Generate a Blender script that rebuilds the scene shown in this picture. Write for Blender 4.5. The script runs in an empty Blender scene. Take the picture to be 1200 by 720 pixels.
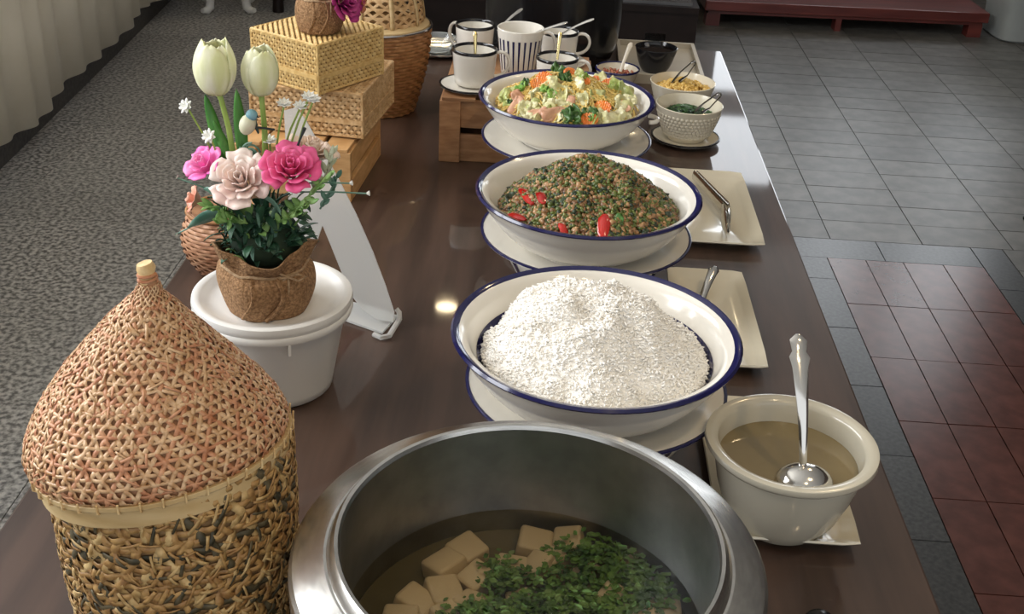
import bpy, bmesh, math, random
import numpy as np
from mathutils import Vector, Matrix, noise

random.seed(7); rng = np.random.default_rng(7)
PI = math.pi
scene = bpy.context.scene
COL = scene.collection

# ------------------------------------------------------------------ camera
F_PX, PITCH, ROLL, YAW = 1350.0, math.radians(28.5), math.radians(3.0), math.radians(1.4)
CAM = Vector((0, 0, 1.49))
FW = Vector((-math.sin(YAW)*math.cos(PITCH), math.cos(YAW)*math.cos(PITCH), -math.sin(PITCH)))
_rt = Vector((math.cos(YAW), math.sin(YAW), 0)); _up = _rt.cross(FW)
RT = _rt*math.cos(ROLL) + _up*math.sin(ROLL)
UP = -_rt*math.sin(ROLL) + _up*math.cos(ROLL)
cd = bpy.data.cameras.new('camera'); cam = bpy.data.objects.new('camera', cd); COL.objects.link(cam)
cd.sensor_width = 36; cd.lens = F_PX/1200*36; cd.clip_start = .02
cam.matrix_world = Matrix(((RT.x, UP.x, -FW.x, CAM.x), (RT.y, UP.y, -FW.y, CAM.y), (RT.z, UP.z, -FW.z, CAM.z), (0, 0, 0, 1)))
scene.camera = cam
def _ray(px, py): return FW + RT*((px-600)/F_PX) + UP*((360-py)/F_PX)
def at_z(px, py, z):                       # measured point of the photograph on a level at height z
    d = _ray(px, py); return CAM + d*((z-CAM.z)/d.z)
def at_y(px, py, y):                       # measured point at depth y
    d = _ray(px, py); return CAM + d*((y-CAM.y)/d.y)

# ------------------------------------------------------------------ world, lights, exposure
w = bpy.data.worlds.new('world'); scene.world = w; w.use_nodes = True
bg = w.node_tree.nodes['Background']; bg.inputs[0].default_value = (.94, .97, 1, 1); bg.inputs[1].default_value = .95
vs = scene.view_settings
vs.view_transform = 'Standard'; vs.look = 'None'; vs.gamma = 1; vs.use_curve_mapping = False
vs.exposure = 0.18
def area(name, loc, target, sx, sy, power, col):
    l = bpy.data.lights.new(name, 'AREA'); l.shape = 'RECTANGLE'; l.size = sx; l.size_y = sy; l.energy = power; l.color = col
    o = bpy.data.objects.new(name, l); COL.objects.link(o); o.location = loc
    o.rotation_euler = (Vector(target)-Vector(loc)).to_track_quat('-Z', 'Y').to_euler()
    return o
area('daylight_side_window', (-2.06, 1.75, 1.95), (3, 1.75, .9), 2.8, 1.5, 118, (.96, .98, 1))
area('daylight_far_window', (2.0, 7.30, 1.95), (2.0, 0, 1.95), 2.2, 2.1, 46, (.90, .95, 1))

# ------------------------------------------------------------------ materials
MATS = {}
def mat(name, c, c2=None, rough=.5, metal=0, scale=20., detail=4, bump=0, bscale=None, coat=0, stretch=(1,1,1), spec=None,
        ramp=(.35,.65), rand=0., trans=0, ior=None, sss=0, alpha=1, emit=None, crough=.05):
    if name in MATS: return MATS[name]
    m = bpy.data.materials.new(name); m.use_nodes = True; nt = m.node_tree; b = nt.nodes['Principled BSDF']
    L = nt.links.new
    b.inputs['Roughness'].default_value = rough; b.inputs['Metallic'].default_value = metal
    b.inputs['Coat Weight'].default_value = coat; b.inputs['Coat Roughness'].default_value = crough
    if spec is not None: b.inputs['Specular IOR Level'].default_value = spec
    if trans: b.inputs['Transmission Weight'].default_value = trans
    if ior: b.inputs['IOR'].default_value = ior
    if sss:
        b.inputs['Subsurface Weight'].default_value = sss; b.inputs['Subsurface Radius'].default_value = (.01,.008,.006); b.inputs['Subsurface Scale'].default_value = .5
    if alpha < 1: b.inputs['Alpha'].default_value = alpha
    if emit: b.inputs['Emission Color'].default_value = (*emit[0],1); b.inputs['Emission Strength'].default_value = emit[1]
    c4 = (*c, 1)
    tc = nt.nodes.new('ShaderNodeTexCoord'); mp = nt.nodes.new('ShaderNodeMapping'); mp.inputs['Scale'].default_value = stretch
    L(tc.outputs['Object'], mp.inputs[0])
    out = None
    if c2 is not None:
        n = nt.nodes.new('ShaderNodeTexNoise'); n.inputs['Scale'].default_value = scale; n.inputs['Detail'].default_value = detail
        L(mp.outputs[0], n.inputs['Vector'])
        r = nt.nodes.new('ShaderNodeValToRGB'); r.color_ramp.elements[0].position = ramp[0]; r.color_ramp.elements[1].position = ramp[1]
        r.color_ramp.elements[0].color = c4; r.color_ramp.elements[1].color = (*c2, 1)
        L(n.outputs['Fac'], r.inputs[0]); out = r.outputs[0]
    else:
        b.inputs['Base Color'].default_value = c4
    if rand:
        oi = nt.nodes.new('ShaderNodeObjectInfo'); mr = nt.nodes.new('ShaderNodeMapRange')
        mr.inputs['To Min'].default_value = 1-rand; mr.inputs['To Max'].default_value = 1+rand
        L(oi.outputs['Random'], mr.inputs['Value'])
        hv = nt.nodes.new('ShaderNodeHueSaturation'); hv.inputs['Color'].default_value = c4
        if out: L(out, hv.inputs['Color'])
        L(mr.outputs[0], hv.inputs['Value']); out = hv.outputs[0]
    if out: L(out, b.inputs['Base Color'])
    if bump:
        n2 = nt.nodes.new('ShaderNodeTexNoise'); n2.inputs['Scale'].default_value = bscale or scale*2; n2.inputs['Detail'].default_value = 3
        L(mp.outputs[0], n2.inputs['Vector'])
        bp = nt.nodes.new('ShaderNodeBump'); bp.inputs['Strength'].default_value = bump; bp.inputs['Distance'].default_value = .002
        L(n2.outputs['Fac'], bp.inputs['Height']); L(bp.outputs[0], b.inputs['Normal'])
    MATS[name] = m
    return m

white = mat('white_ceramic', (.80,.765,.69), rough=.14, coat=.3)
cream = mat('cream_ceramic', (.72,.66,.52), rough=.16, coat=.3)
navy = mat('navy_glaze', (.012,.012,.07), rough=.12, coat=.3)
blackglaze = mat('black_glaze', (.012,.012,.014), rough=.12)
steel = mat('brushed_steel', (.50,.49,.47), (.62,.61,.58), rough=.27, metal=1, scale=60, stretch=(1,1,8))
steel_in = mat('dull_steel', (.34,.345,.34), (.42,.425,.42), rough=.36, metal=1, scale=40)
chrome = mat('chrome', (.72,.70,.66), rough=.13, metal=1)
brass = mat('pale_brass', (.80,.66,.32), rough=.22, metal=1)
straw = mat('straw_strip', (.62,.40,.17), (.78,.58,.30), rough=.5, scale=120, bump=.4)
straw_red = mat('reddish_strip', (.40,.15,.065), (.60,.31,.165), rough=.5, scale=90)
straw_dark = mat('dark_green_strip', (.035,.030,.014), (.11,.085,.04), rough=.55, scale=90)
straw_back = mat('basket_inner', (.20,.09,.04), (.34,.17,.08), rough=.8, scale=60)
bamboo = mat('bamboo_band', (.50,.34,.15), (.62,.46,.24), rough=.4, scale=14, stretch=(1,1,6))
wick = mat('yellow_wicker', (.60,.38,.13), (.76,.54,.23), rough=.5, scale=90, bump=.4)
wick_pale = mat('pale_wicker', (.48,.28,.115), (.68,.46,.24), rough=.5, scale=90, bump=.4)
wick_back = mat('wicker_gap', (.27,.14,.045), (.36,.20,.07), rough=.85, scale=50)
wick_brown = mat('brown_wicker', (.30,.13,.045), (.46,.23,.09), rough=.45, scale=70, bump=.4)
pine = mat('pine_slat', (.50,.27,.10), (.64,.38,.17), rough=.5, scale=14, stretch=(2,2,9), rand=.12)
pine_dk = mat('brown_pine', (.33,.16,.07), (.46,.25,.12), rough=.5, scale=14, stretch=(2,2,9), rand=.12)
table_m = mat('dark_varnish', (.038,.020,.013), (.074,.041,.028), rough=.5, scale=5, stretch=(6,.6,1), spec=.3, coat=.75, crough=.04)
table_edge = mat('dark_edge', (.03,.016,.011), (.05,.027,.018), rough=.3, scale=6)
darkwood = mat('near_black_wood', (.012,.007,.006), (.02,.012,.010), rough=.45, scale=8, spec=.25)
redwood = mat('red_lacquer', (.10,.018,.014), (.16,.032,.024), rough=.35, scale=6, stretch=(.5,4,4), coat=.3)
plastic_w = mat('white_plastic', (.78,.77,.74), rough=.3)
plastic_g = mat('grey_plastic', (.30,.32,.31), (.36,.38,.37), rough=.45, scale=4)
black_m = mat('black_enamel', (.008,.008,.009), rough=.22)
frost = mat('frosted_plastic', (.84,.85,.84), rough=.28, trans=.6, ior=1.3)
burlap = mat('burlap', (.18,.09,.036), (.40,.23,.11), rough=.9, scale=330, bump=1.0, bscale=420)
twine = mat('twine', (.30,.19,.10), (.46,.32,.19), rough=.9, scale=300)
soil_m = mat('dark_foam', (.015,.03,.018), (.04,.07,.035), rough=.9, scale=60)

# ------------------------------------------------------------------ mesh helpers
class MB:
    def __init__(s): s.v = []; s.f = []
    def add(s, vs, fs):
        o = len(s.v); s.v += [tuple(map(float, p)) for p in vs]; s.f += [tuple(i+o for i in f) for f in fs]; return s
    def box(s, c, d, M=None, taper=1.0):
        vs = []
        for z in (-.5,.5):
            k = taper if z > 0 else 1
            for x, y in ((-.5,-.5),(.5,-.5),(.5,.5),(-.5,.5)):
                p = Vector((x*d[0]*k, y*d[1]*k, z*d[2]))
                if M is not None: p = M @ p
                vs.append(p + Vector(c))
        return s.add(vs, [(3,2,1,0),(4,5,6,7),(0,1,5,4),(1,2,6,5),(2,3,7,6),(3,0,4,7)])
    def lathe(s, prof, n=48, c=(0,0,0), fn=None, close=False):
        vs = []; fs = []; m = len(prof)
        for i in range(n):
            a = 2*PI*i/n
            for r, z in prof:
                k = fn(a, r, z) if fn else (r*math.cos(a), r*math.sin(a), z)
                vs.append((k[0]+c[0], k[1]+c[1], k[2]+c[2]))
        for i in range(n):
            j = (i+1) % n
            for k in range(m if close else m-1):
                l = (k+1) % m
                fs.append((i*m+k, j*m+k, j*m+l, i*m+l))
        return s.add(vs, fs)
    def tube(s, pts, rad, n=8, cap=True, flat=1.0, ref=None):
        pts = [Vector(p) for p in pts]; N = len(pts)
        rad = rad if hasattr(rad, '__len__') else [rad]*N
        vs = []; fs = []; u = None
        for i, p in enumerate(pts):
            t = (pts[min(i+1,N-1)]-pts[max(i-1,0)])
            t = t.normalized() if t.length > 1e-9 else Vector((0,0,1))
            if u is None:
                r0 = Vector(ref) if ref else (Vector((0,0,1)) if abs(t.z) < .9 else Vector((1,0,0)))
                u = (r0 - t*r0.dot(t)).normalized()
            else:
                u = (u - t*u.dot(t)).normalized()
            w_ = t.cross(u)
            for k in range(n):
                a = 2*PI*k/n
                vs.append(p + u*(rad[i]*flat*math.cos(a)) + w_*(rad[i]*math.sin(a)))
        for i in range(N-1):
            for k in range(n):
                l = (k+1) % n
                fs.append((i*n+k, i*n+l, (i+1)*n+l, (i+1)*n+k))
        if cap: fs += [tuple(range(n-1,-1,-1)), tuple((N-1)*n+k for k in range(n))]
        return s.add(vs, fs)
    def ell(s, c, r, nu=14, nv=9, M=None, fn=None):
        vs = []; fs = []
        for j in range(nv+1):
            t = PI*j/nv
            for i in range(nu):
                a = 2*PI*i/nu
                p = Vector((math.sin(t)*math.cos(a)*r[0], math.sin(t)*math.sin(a)*r[1], math.cos(t)*r[2]))
                if fn: p = fn(p)
                if M is not None: p = M @ p
                vs.append(p+Vector(c))
        for j in range(nv):
            for i in range(nu):
                k = (i+1) % nu
                fs.append((j*nu+i, (j+1)*nu+i, (j+1)*nu+k, j*nu+k))
        return s.add(vs, fs)
    def patch(s, fn, nu=8, nv=8, M=None):
        vs = []; fs = []
        for j in range(nv+1):
            for i in range(nu+1):
                p = Vector(fn(2*i/nu-1, j/nv))
                if M is not None: p = M @ p
                vs.append(p)
        for j in range(nv):
            for i in range(nu):
                a = j*(nu+1)+i; fs.append((a, a+1, a+nu+2, a+nu+1))
        return s.add(vs, fs)
    def ribbon(s, mp, U, V, W, off, bulge=.0005):
        U = np.asarray(U, float); V = np.asarray(V, float); e = 1e-3
        P = mp(U, V); du = mp(U+e, V)-P; dv = mp(U, V+e)-P
        n = np.cross(du, dv); n /= np.linalg.norm(n, axis=1, keepdims=True)+1e-12
        t = np.gradient(P, axis=0); t /= np.linalg.norm(t, axis=1, keepdims=True)+1e-12
        sd = np.cross(n, t); W = np.broadcast_to(W, U.shape)[:,None]; off = np.broadcast_to(off, U.shape)[:,None]
        A = P+n*off-sd*W/2; B = P+n*(off+bulge); Cc = P+n*off+sd*W/2; N = len(U)
        vs = np.stack([A,B,Cc],1).reshape(-1,3); fs = []
        for i in range(N-1):
            a = i*3; fs += [(a,a+1,a+4,a+3),(a+1,a+2,a+5,a+4)]
        return s.add(vs.tolist(), fs)
    def prism(s, pts, a, b, axis=2):       # outline pts (2d) swept from a to b along axis
        n = len(pts); vs = []
        for h in (a, b):
            for p in pts:
                q = [p[0], p[1]]; q.insert(axis, h); vs.append(q)
        fs = [tuple(range(n))[::-1], tuple(range(n, 2*n))] + [(i, (i+1)%n, n+(i+1)%n, n+i) for i in range(n)]
        return s.add(vs, fs)
    def build(s, name, m, parent=None, loc=None, smooth=True, bevel=0, solid=0, sub=0, angle=40):
        me = bpy.data.meshes.new(name); me.from_pydata(s.v, [], s.f); me.update()
        b = bmesh.new(); b.from_mesh(me); bmesh.ops.remove_doubles(b, verts=b.verts, dist=1e-6)
        bmesh.ops.recalc_face_normals(b, faces=b.faces); b.to_mesh(me); b.free()
        return obj(name, me, m, parent, loc, smooth, bevel, solid, sub, angle)
def obj(name, me, m, parent=None, loc=None, smooth=True, bevel=0, solid=0, sub=0, angle=40):
    o = bpy.data.objects.new(name, me); COL.objects.link(o)
    if m and not me.materials: me.materials.append(m)
    if parent: o.parent = parent
    if loc is not None: o.location = loc
    if smooth:
        me.polygons.foreach_set('use_smooth', [True]*len(me.polygons))
        if angle and not sub: me.set_sharp_from_angle(angle=math.radians(angle))
    if solid:
        d = o.modifiers.new('solidify', 'SOLIDIFY'); d.thickness = solid; d.offset = 0
    if bevel:
        d = o.modifiers.new('bevel', 'BEVEL'); d.width = bevel; d.segments = 2; d.limit_method = 'ANGLE'
    if sub:
        d = o.modifiers.new('sub', 'SUBSURF'); d.levels = sub; d.render_levels = sub
    return o
def tag(o, label=None, cat=None, group=None, kind=None):
    if label: o['label'] = label
    if cat: o['category'] = cat
    if group: o['group'] = group
    if kind: o['kind'] = kind
    return o
def thing(name, label, cat, loc, rz=0, group=None):
    o = bpy.data.objects.new(name, None); COL.objects.link(o); o.empty_display_size = .02
    o.location = loc; o.rotation_euler = (0,0,rz)
    return tag(o, label, cat, group)
def copy_tree(o, parent=None):
    c = o.copy(); COL.objects.link(c); c.parent = parent
    for ch in list(o.children):
        if ch is not c: copy_tree(ch, c)
    return c
def frame_to(d, up=(0,0,1)):               # rotation with local z along d
    return Vector(d).to_track_quat('Z', 'Y').to_matrix()
def bulk(name, V, Fq, m, parent=None, loc=None, smooth=True):
    me = bpy.data.meshes.new(name); V = np.asarray(V, np.float32); Fq = np.asarray(Fq, np.int32)
    k = Fq.shape[1]
    me.vertices.add(len(V)); me.vertices.foreach_set('co', V.ravel())
    me.loops.add(Fq.size); me.loops.foreach_set('vertex_index', Fq.ravel())
    me.polygons.add(len(Fq)); me.polygons.foreach_set('loop_start', np.arange(0, Fq.size, k, dtype=np.int32))
    me.update(calc_edges=True); me.validate()
    return obj(name, me, m, parent, loc, smooth, angle=0)
def rand_rot(n):
    q = rng.normal(size=(n,4)); q /= np.linalg.norm(q, axis=1, keepdims=True); a,b,c,d = q.T
    return np.stack([np.stack([1-2*(c*c+d*d),2*(b*c-a*d),2*(b*d+a*c)],1),np.stack([2*(b*c+a*d),1-2*(b*b+d*d),2*(c*d-a*b)],1),np.stack([2*(b*d-a*c),2*(c*d+a*b),1-2*(b*b+c*c)],1)],1)
def flat_rot(n, tl):                       # long axis lying near level, any heading
    a = rng.uniform(0,2*PI,n); b = rng.normal(0,tl,n)
    z = np.stack([np.cos(a)*np.cos(b), np.sin(a)*np.cos(b), np.sin(b)],1); x = np.stack([-np.sin(a),np.cos(a),np.zeros(n)],1); y = np.cross(z,x)
    return np.stack([x,y,z],2)
def scatter(base_v, base_f, pos, scl, rot):
    V = np.einsum('nij,nkj->nki', rot, base_v[None]*scl[:,None,:]) + pos[:,None,:]
    n, k = len(pos), len(base_v)
    return V.reshape(-1,3), (base_f[None]+(np.arange(n)*k)[:,None,None]).reshape(-1, base_f.shape[1])
def ico(level):
    b = bmesh.new(); bmesh.ops.create_icosphere(b, subdivisions=level, radius=1)
    v = np.array([x.co[:] for x in b.verts]); f = np.array([[x.index for x in q.verts] for q in b.faces]); b.free(); return v, f
ICO1, ICO2 = ico(1), ico(2)

# ------------------------------------------------------------------ the setting
TZ = .75
granite = mat('grey_granite', (.12,.12,.118), (.52,.51,.49), rough=.4, scale=75, detail=8, ramp=(.38,.62), rand=.10)
grout = mat('floor_bed', (.03,.029,.028), (.05,.048,.046), rough=.8, scale=10)
greytile = mat('grey_slate_tile', (.088,.085,.077), (.152,.145,.130), rough=.36, scale=14, detail=8, rand=.17)
redtile = mat('red_tile', (.085,.026,.018), (.135,.046,.034), rough=.24, scale=18, detail=8, rand=.12)
darktile = mat('charcoal_border_tile', (.032,.034,.036), (.07,.072,.074), rough=.28, scale=90, detail=5, rand=.12)
floor = tag(MB().box((.85,2.9,-.045), (6.5,10.2,.07)).build('floor', grout, smooth=False), kind='structure')
def tiles(name, m, xs, ys, gap=.003):
    cache = {}
    for i in range(len(xs)-1):
        for j in range(len(ys)-1):
            wx, wy = xs[i+1]-xs[i]-gap, ys[j+1]-ys[j]-gap
            key = (round(wx,3), round(wy,3))
            if key not in cache:
                o = MB().box((0,0,-.005), (wx,wy,.01), taper=1).build(name, m, smooth=False, bevel=0)
                cache[key] = o.data
            else:
                o = bpy.data.objects.new(name, cache[key]); COL.objects.link(o)
            o.parent = floor; o.location = ((xs[i]+xs[i+1])/2, (ys[j]+ys[j+1])/2, random.uniform(-.0006,.0004))
gx = [.615,.905,1.193,1.475,1.75,2.035,2.32,2.605,2.89,3.175,3.46]
gy = [3.325+.1475*k for k in range(25)]
tiles('slate_tile', greytile, gx, gy)
tiles('red_tile', redtile, [.868,.984,1.097,1.217,1.34], [.25+.2935*k for k in range(11)])
tiles('border_tile', darktile, [.782,.868], [.25-.145+.2935*k for k in range(11)] )
tiles('border_tile', darktile, [.782,.868], [3.04,3.185])
tiles('border_tile', darktile, [.782,1.045,1.34], [3.185,3.325])
tiles('border_tile', darktile, [1.34,1.44], [3.04-.2935*k for k in range(10)][::-1])
tiles('border_tile', darktile, [1.34,1.44], [3.04,3.325])
tiles('slate_tile', greytile, [1.44,1.75,2.035,2.32,2.605,2.89,3.175,3.46], [1.70+.295*k for k in range(6)])
tiles('slate_tile', greytile, [1.44,1.75,2.035,2.32,2.605,2.89,3.175,3.46], [3.175,3.325])
tiles('granite_slab', granite, [-2.35,-1.63,-1.02,-.42,.18,.782], [.12+.6*k for k in range(6)]+[3.325], .0025)
tiles('granite_slab', granite, [-2.35,-1.63,-1.02,-.42,.18,.615], [3.325+.6*k for k in range(7)], .0025)

wallm = mat('beige_plaster', (.42,.37,.30), (.47,.42,.35), rough=.8, scale=4)
walldk = mat('dark_panelling', (.07,.05,.04), (.10,.07,.055), rough=.5, scale=5)
plinth_m = mat('dark_granite_plinth', (.030,.027,.025), (.075,.068,.062), rough=.4, scale=60)
ceil_m = mat('pale_ceiling', (.74,.72,.68), (.78,.76,.72), rough=.9, scale=3)
# left wall, turned a few degrees, with a side window
WL = thing('wall_left', None, None, (-1.80,3.6,0), math.radians(3.6)); tag(WL, kind='structure')
def wallpart(name, y0, y1, z0, z1, m=wallm, x0=-.32, x1=-.12):
    return MB().box(((x0+x1)/2,(y0+y1)/2,(z0+z1)/2),(x1-x0,y1-y0,z1-z0)).build(name, m, WL, smooth=False)
wallpart('wall_panel', -4.6, 4.2, .5, 1.05); wallpart('wall_panel', -4.6, 4.2, 2.8, 3.2)
wallpart('wall_panel', -.35, 4.2, 1.05, 2.8); wallpart('wall_panel', -4.6, -3.35, 1.05, 2.8)
tag(MB().box((-.14,0,.25),(.28,9.2,.5)).build('baseboard_left', plinth_m, WL, smooth=False), kind='structure')
WL.children[-1].parent = WL
wf = mat('white_window_frame', (.62,.60,.56), rough=.5)
wl = thing('window_1', None, None, (-2.0,1.75,0), math.radians(3.6)); tag(wl, kind='structure')
for z in (1.07,1.93,2.78): MB().box((0,0,z),(.05,2.95,.05)).build('window_bar', wf, wl, smooth=False)
for y in (-1.45,-.73,0,.73,1.45): MB().box((0,y,1.93),(.05,.05,1.7)).build('window_bar', wf, wl, smooth=False)
# far wall with the window that shines back from the table top and the floor
wb = thing('wall_back', None, None, (0,7.2,0)); tag(wb, kind='structure')
def bw(x0,x1,z0,z1): MB().box(((x0+x1)/2,.1,(z0+z1)/2),(x1-x0,.2,z1-z0)).build('wall_panel', walldk, wb, smooth=False)
bw(-2.6,.88,0,3.2); bw(3.1,4.2,0,3.2); bw(.88,3.1,0,.9); bw(.88,3.1,3.0,3.2)
w2 = thing('window_2', None, None, (1.99,7.22,0)); tag(w2, kind='structure')
framem = mat('grey_window_frame', (.16,.15,.14), rough=.5)
for x in (-1.06,-.42,.32,1.06): MB().box((x,-.05,1.95),(.17,.07,2.1)).build('window_bar', framem, w2, smooth=False)
for z in (.95,1.62,2.32,2.95): MB().box((0,-.05,z),(2.2,.07,.15)).build('window_bar', framem, w2, smooth=False)
tag(MB().box((.85,2.9,3.25),(6.5,10.2,.1)).build('ceiling', ceil_m, smooth=False), kind='structure')
tag(MB().box((4.15,2.9,1.6),(.1,10.2,3.2)).build('wall_right', walldk, smooth=False), kind='structure')

# ceiling lamps (warm); the one far down the room is mirrored in the table
lampm = mat('warm_lamp', (1,.9,.75), emit=((1,.80,.50), 30))
def downlight(x, y, power, lab):
    t = thing('downlight', lab, 'ceiling lamp', (x,y,3.2), 0, 'downlights in the ceiling')
    MB().lathe([(.065,0),(.085,0),(.085,-.012),(.065,-.012),(.06,-.002)], 24).build('trim_ring', plastic_w, t)
    MB().lathe([(0,-.004),(.06,-.004)], 24).build('lens', lampm, t)
    l = bpy.data.lights.new('downlight_bulb', 'SPOT'); l.energy = power; l.color = (1,.74,.42); l.spot_size = 2.2; l.spot_blend = .6; l.shadow_soft_size = .06
    lo = bpy.data.objects.new('downlight_bulb', l); COL.objects.link(lo); lo.parent = t; lo.location = (0,0,-.03)
for x, y, p in ((-.52,5.81,14), (1.25,2.9,16), (1.0,.35,26), (.55,-.7,16)):
    downlight(x, y, p, 'round warm downlight set in the ceiling')

# pleated cream curtain along the left wall
def curtain(u, v):
    y = -2.2+6.0*u
    x = -.03 + .013*np.sin(u*190+1.2*np.sin(u*31)) + .012*np.sin(u*67+.7) + .012*v*np.sin(u*17)
    z = .075 + .05*u + .012*np.sin(u*44)*(1-v) + v*1.7
    return np.stack([x, y, z], -1)
U, Vv = np.meshgrid(np.linspace(0,1,700), np.linspace(0,1,6)); P = curtain(U, Vv)
idx = np.arange(700*6).reshape(6,700)
Fq = np.stack([idx[:-1,:-1], idx[:-1,1:], idx[1:,1:], idx[1:,:-1]], -1).reshape(-1,4)
curt_m = mat('cream_curtain', (.80,.73,.58), (.84,.77,.63), rough=.9, scale=8)
cu = bulk('curtain', P.reshape(-1,3), Fq, curt_m); cu.location = (-1.80+.0,3.6,0); cu.rotation_euler = (0,0,math.radians(3.6))
d = cu.modifiers.new('solidify','SOLIDIFY'); d.thickness = .003
tag(cu, 'long cream pleated curtain hanging along the wall above the dark plinth', 'curtain')
cu.location.x += .075

# white stand with curved legs by the left wall
t = thing('plant_stand', 'white low stand with curved legs on the granite floor near the curtain', 'stand', (-1.62,5.66,0), math.radians(15))
MB().lathe([(0,.42),(.19,.42),(.20,.43),(.19,.45),(0,.45)], 32).build('stand_top', plastic_w, t)
MB().lathe([(.10,.33),(.15,.34),(.15,.42),(.10,.42)], 32, close=True).build('apron', plastic_w, t)
for k in range(4):
    a = math.radians(-135+90*k); c, s_ = math.cos(a), math.sin(a)
    prof = [(.12,.38),(.165,.30),(.18,.22),(.15,.12),(.12,.06),(.125,.025),(.15,.012),(.175,.02)]
    MB().tube([(c*r, s_*r, z) for r, z in prof], [.03,.03,.028,.025,.023,.022,.02,.012], 10).build('leg', plastic_w, t)
# dark footed stool beside it
t = thing('wooden_stool', 'small dark wooden stool on the granite floor beside the white stand', 'stool', (-1.28,5.78,0), .2)
MB().box((0,0,.30),(.26,.26,.03)).build('seat', darkwood, t, bevel=.005)
for sx in (-1,1):
    for sy in (-1,1): MB().tube([(sx*.10,sy*.10,.29),(sx*.115,sy*.115,0)], [.02,.028], 10).build('leg', darkwood, t)

# low dark bench behind the table
t = thing('low_bench', 'low near-black wooden bench with a glossy top beyond the end of the table', 'bench', (-.08,5.75,0))
gl = mat('glossy_bench_top', (.10,.10,.105), (.15,.15,.155), rough=.12, scale=4, coat=.5)
MB().box((0,0,.19),(1.48,.78,.03)).build('bench_frame', darkwood, t, smooth=False)
MB().box((0,0,.212),(1.42,.72,.014)).build('bench_top', gl, t, smooth=False)
for x0, x1 in ((-.74,.505),(.60,.74)): MB().box(((x0+x1)/2,-.36,.0885),(x1-x0,.03,.177)).build('front_panel', darkwood, t, smooth=False)
MB().box((.5525,-.36,.125),(.095,.03,.104)).build('front_panel', darkwood, t, smooth=False)
for x in (-.725,.725): MB().box((x,.0,.0885),(.03,.69,.177)).build('side_panel', darkwood, t, smooth=False)

# red lacquered platform
t = thing('red_platform', 'low dark red lacquered wooden platform across the grey tiles', 'platform', (1.445,6.30,0), math.radians(3))
MB().box((0,0,.105),(1.44,.84,.05)).build('platform_top', redwood, t, smooth=False, bevel=.004)
MB().box((0,0,.072),(1.40,.80,.018)).build('moulding', redwood, t, smooth=False)
for x in (-.67,-.03,.67):
    for y in (-.36,.36): MB().box((x,y,.0315),(.07 if abs(x)>.1 else .03,.07,.063)).build('leg', redwood, t, smooth=False)
# grey bin
t = thing('waste_bin', 'light grey rounded plastic bin beside the red platform', 'bin', (2.40,6.03,0), math.radians(4))
def rsq(a, h, k):
    c, s_ = math.cos(a), math.sin(a); n = 5
    r = h/((abs(c)**n+abs(s_)**n)**(1/n)); return (r*c*k, r*s_*k)
def binf(a, r, z): p = rsq(a, r, 1); return (p[0], p[1], z)
MB().lathe([(0,0),(.15,0),(.16,.01),(.19,.5),(.20,.5),(.20,.53),(.18,.53),(.15,.02),(0,.02)], 56, fn=binf).build('bin_body', plastic_g, t)
MB().lathe([(0,.60),(.13,.59),(.19,.56),(.205,.532),(.0,.532)], 56, fn=binf).build('bin_lid', plastic_g, t)
# black stool whose foot shows at the border tiles
t = thing('black_stool', 'black stool standing on the charcoal border tiles', 'stool', (1.785,3.40,0))
MB().lathe([(0,.43),(.17,.43),(.18,.44),(.17,.46),(0,.465)], 36).build('seat', black_m, t)
for sx in (-1,1):
    for sy in (-1,1): MB().tube([(sx*.11,sy*.11,.43),(sx*.165,sy*.165,.03),(sx*.17,sy*.17,0)], [.016,.018,.03], 10).build('leg', black_m, t)

# ------------------------------------------------------------------ the table
t = thing('buffet_table', 'long dark brown varnished table carrying the whole buffet', 'table', (-.055,1.45,0))
MB().box((0,0,TZ-.02),(.895,2.47,.04)).build('table_top', table_m, t, smooth=False, bevel=.003)
for x, y, dx, dy in ((-.40,0,.022,2.25),(.40,0,.022,2.25),(0,-1.12,.78,.022),(0,1.12,.78,.022)):
    MB().box((x,y,TZ-.09),(dx,dy,.10)).build('apron', table_edge, t, smooth=False)
for sx in (-1,1):
    for sy in (-1,0,1): MB().box((sx*.38,sy*1.1,.355),(.06,.06,.71)).build('leg', table_edge, t, smooth=False)

# ------------------------------------------------------------------ tableware
def bowl_big(name, label, x, y, z, R, H, rb, inner=None, lug=False):
    t = thing(name, label, 'bowl', (x,y,z))
    # outside and inside profile
    po = [(rb*.55,.004),(rb*.9,.003),(rb,0),(rb*1.02,.005)]
    for k in range(1,11):
        u = k/10; po.append((rb+(R-.003-rb)*(u**.62), .006+(H-.010)*u**1.15))
    po += [(R-.001,H-.002),(R-.003,H),(R-.0065,H-.001)]
    pi = []
    for k in range(10,-1,-1):
        u = k/10; pi.append((rb-.004+(R-.011-rb)*(u**.62), .011+(H-.016)*u**1.15))
    pi += [(rb*.5,.010),(0,.010)]
    MB().lathe([(0,.005)]+po+pi, 72).build('bowl_body', white, t, angle=60)
    MB().lathe([(R-.0006,H-.0036),(R+.0003,H-.0018),(R-.002,H+.0008),(R-.0065,H-.0002),(R-.0135,H-.0066)], 72).build('rim_band', navy, t, angle=60)
    if inner:
        u0, u1 = inner
        pf = lambda u: (rb-.004+(R-.011-rb)*(u**.62)-.0005, .011+(H-.016)*u**1.15+.0005)
        MB().lathe([pf(u0+(u1-u0)*k/4) for k in range(5)], 72).build('inner_band', navy, t, angle=60)
    if lug:
        for sx in (1,):
            MB().tube([(R-.006,.012*math.cos(a)+0,H-.022+.010*math.sin(a)) if False else (R-.010+.014*math.sin(a), -.03+.016*math.cos(a), H-.020) for a in [PI*k/8 for k in range(9)]], .0035, 8).build('lug_handle', white, t)
    return t
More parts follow.
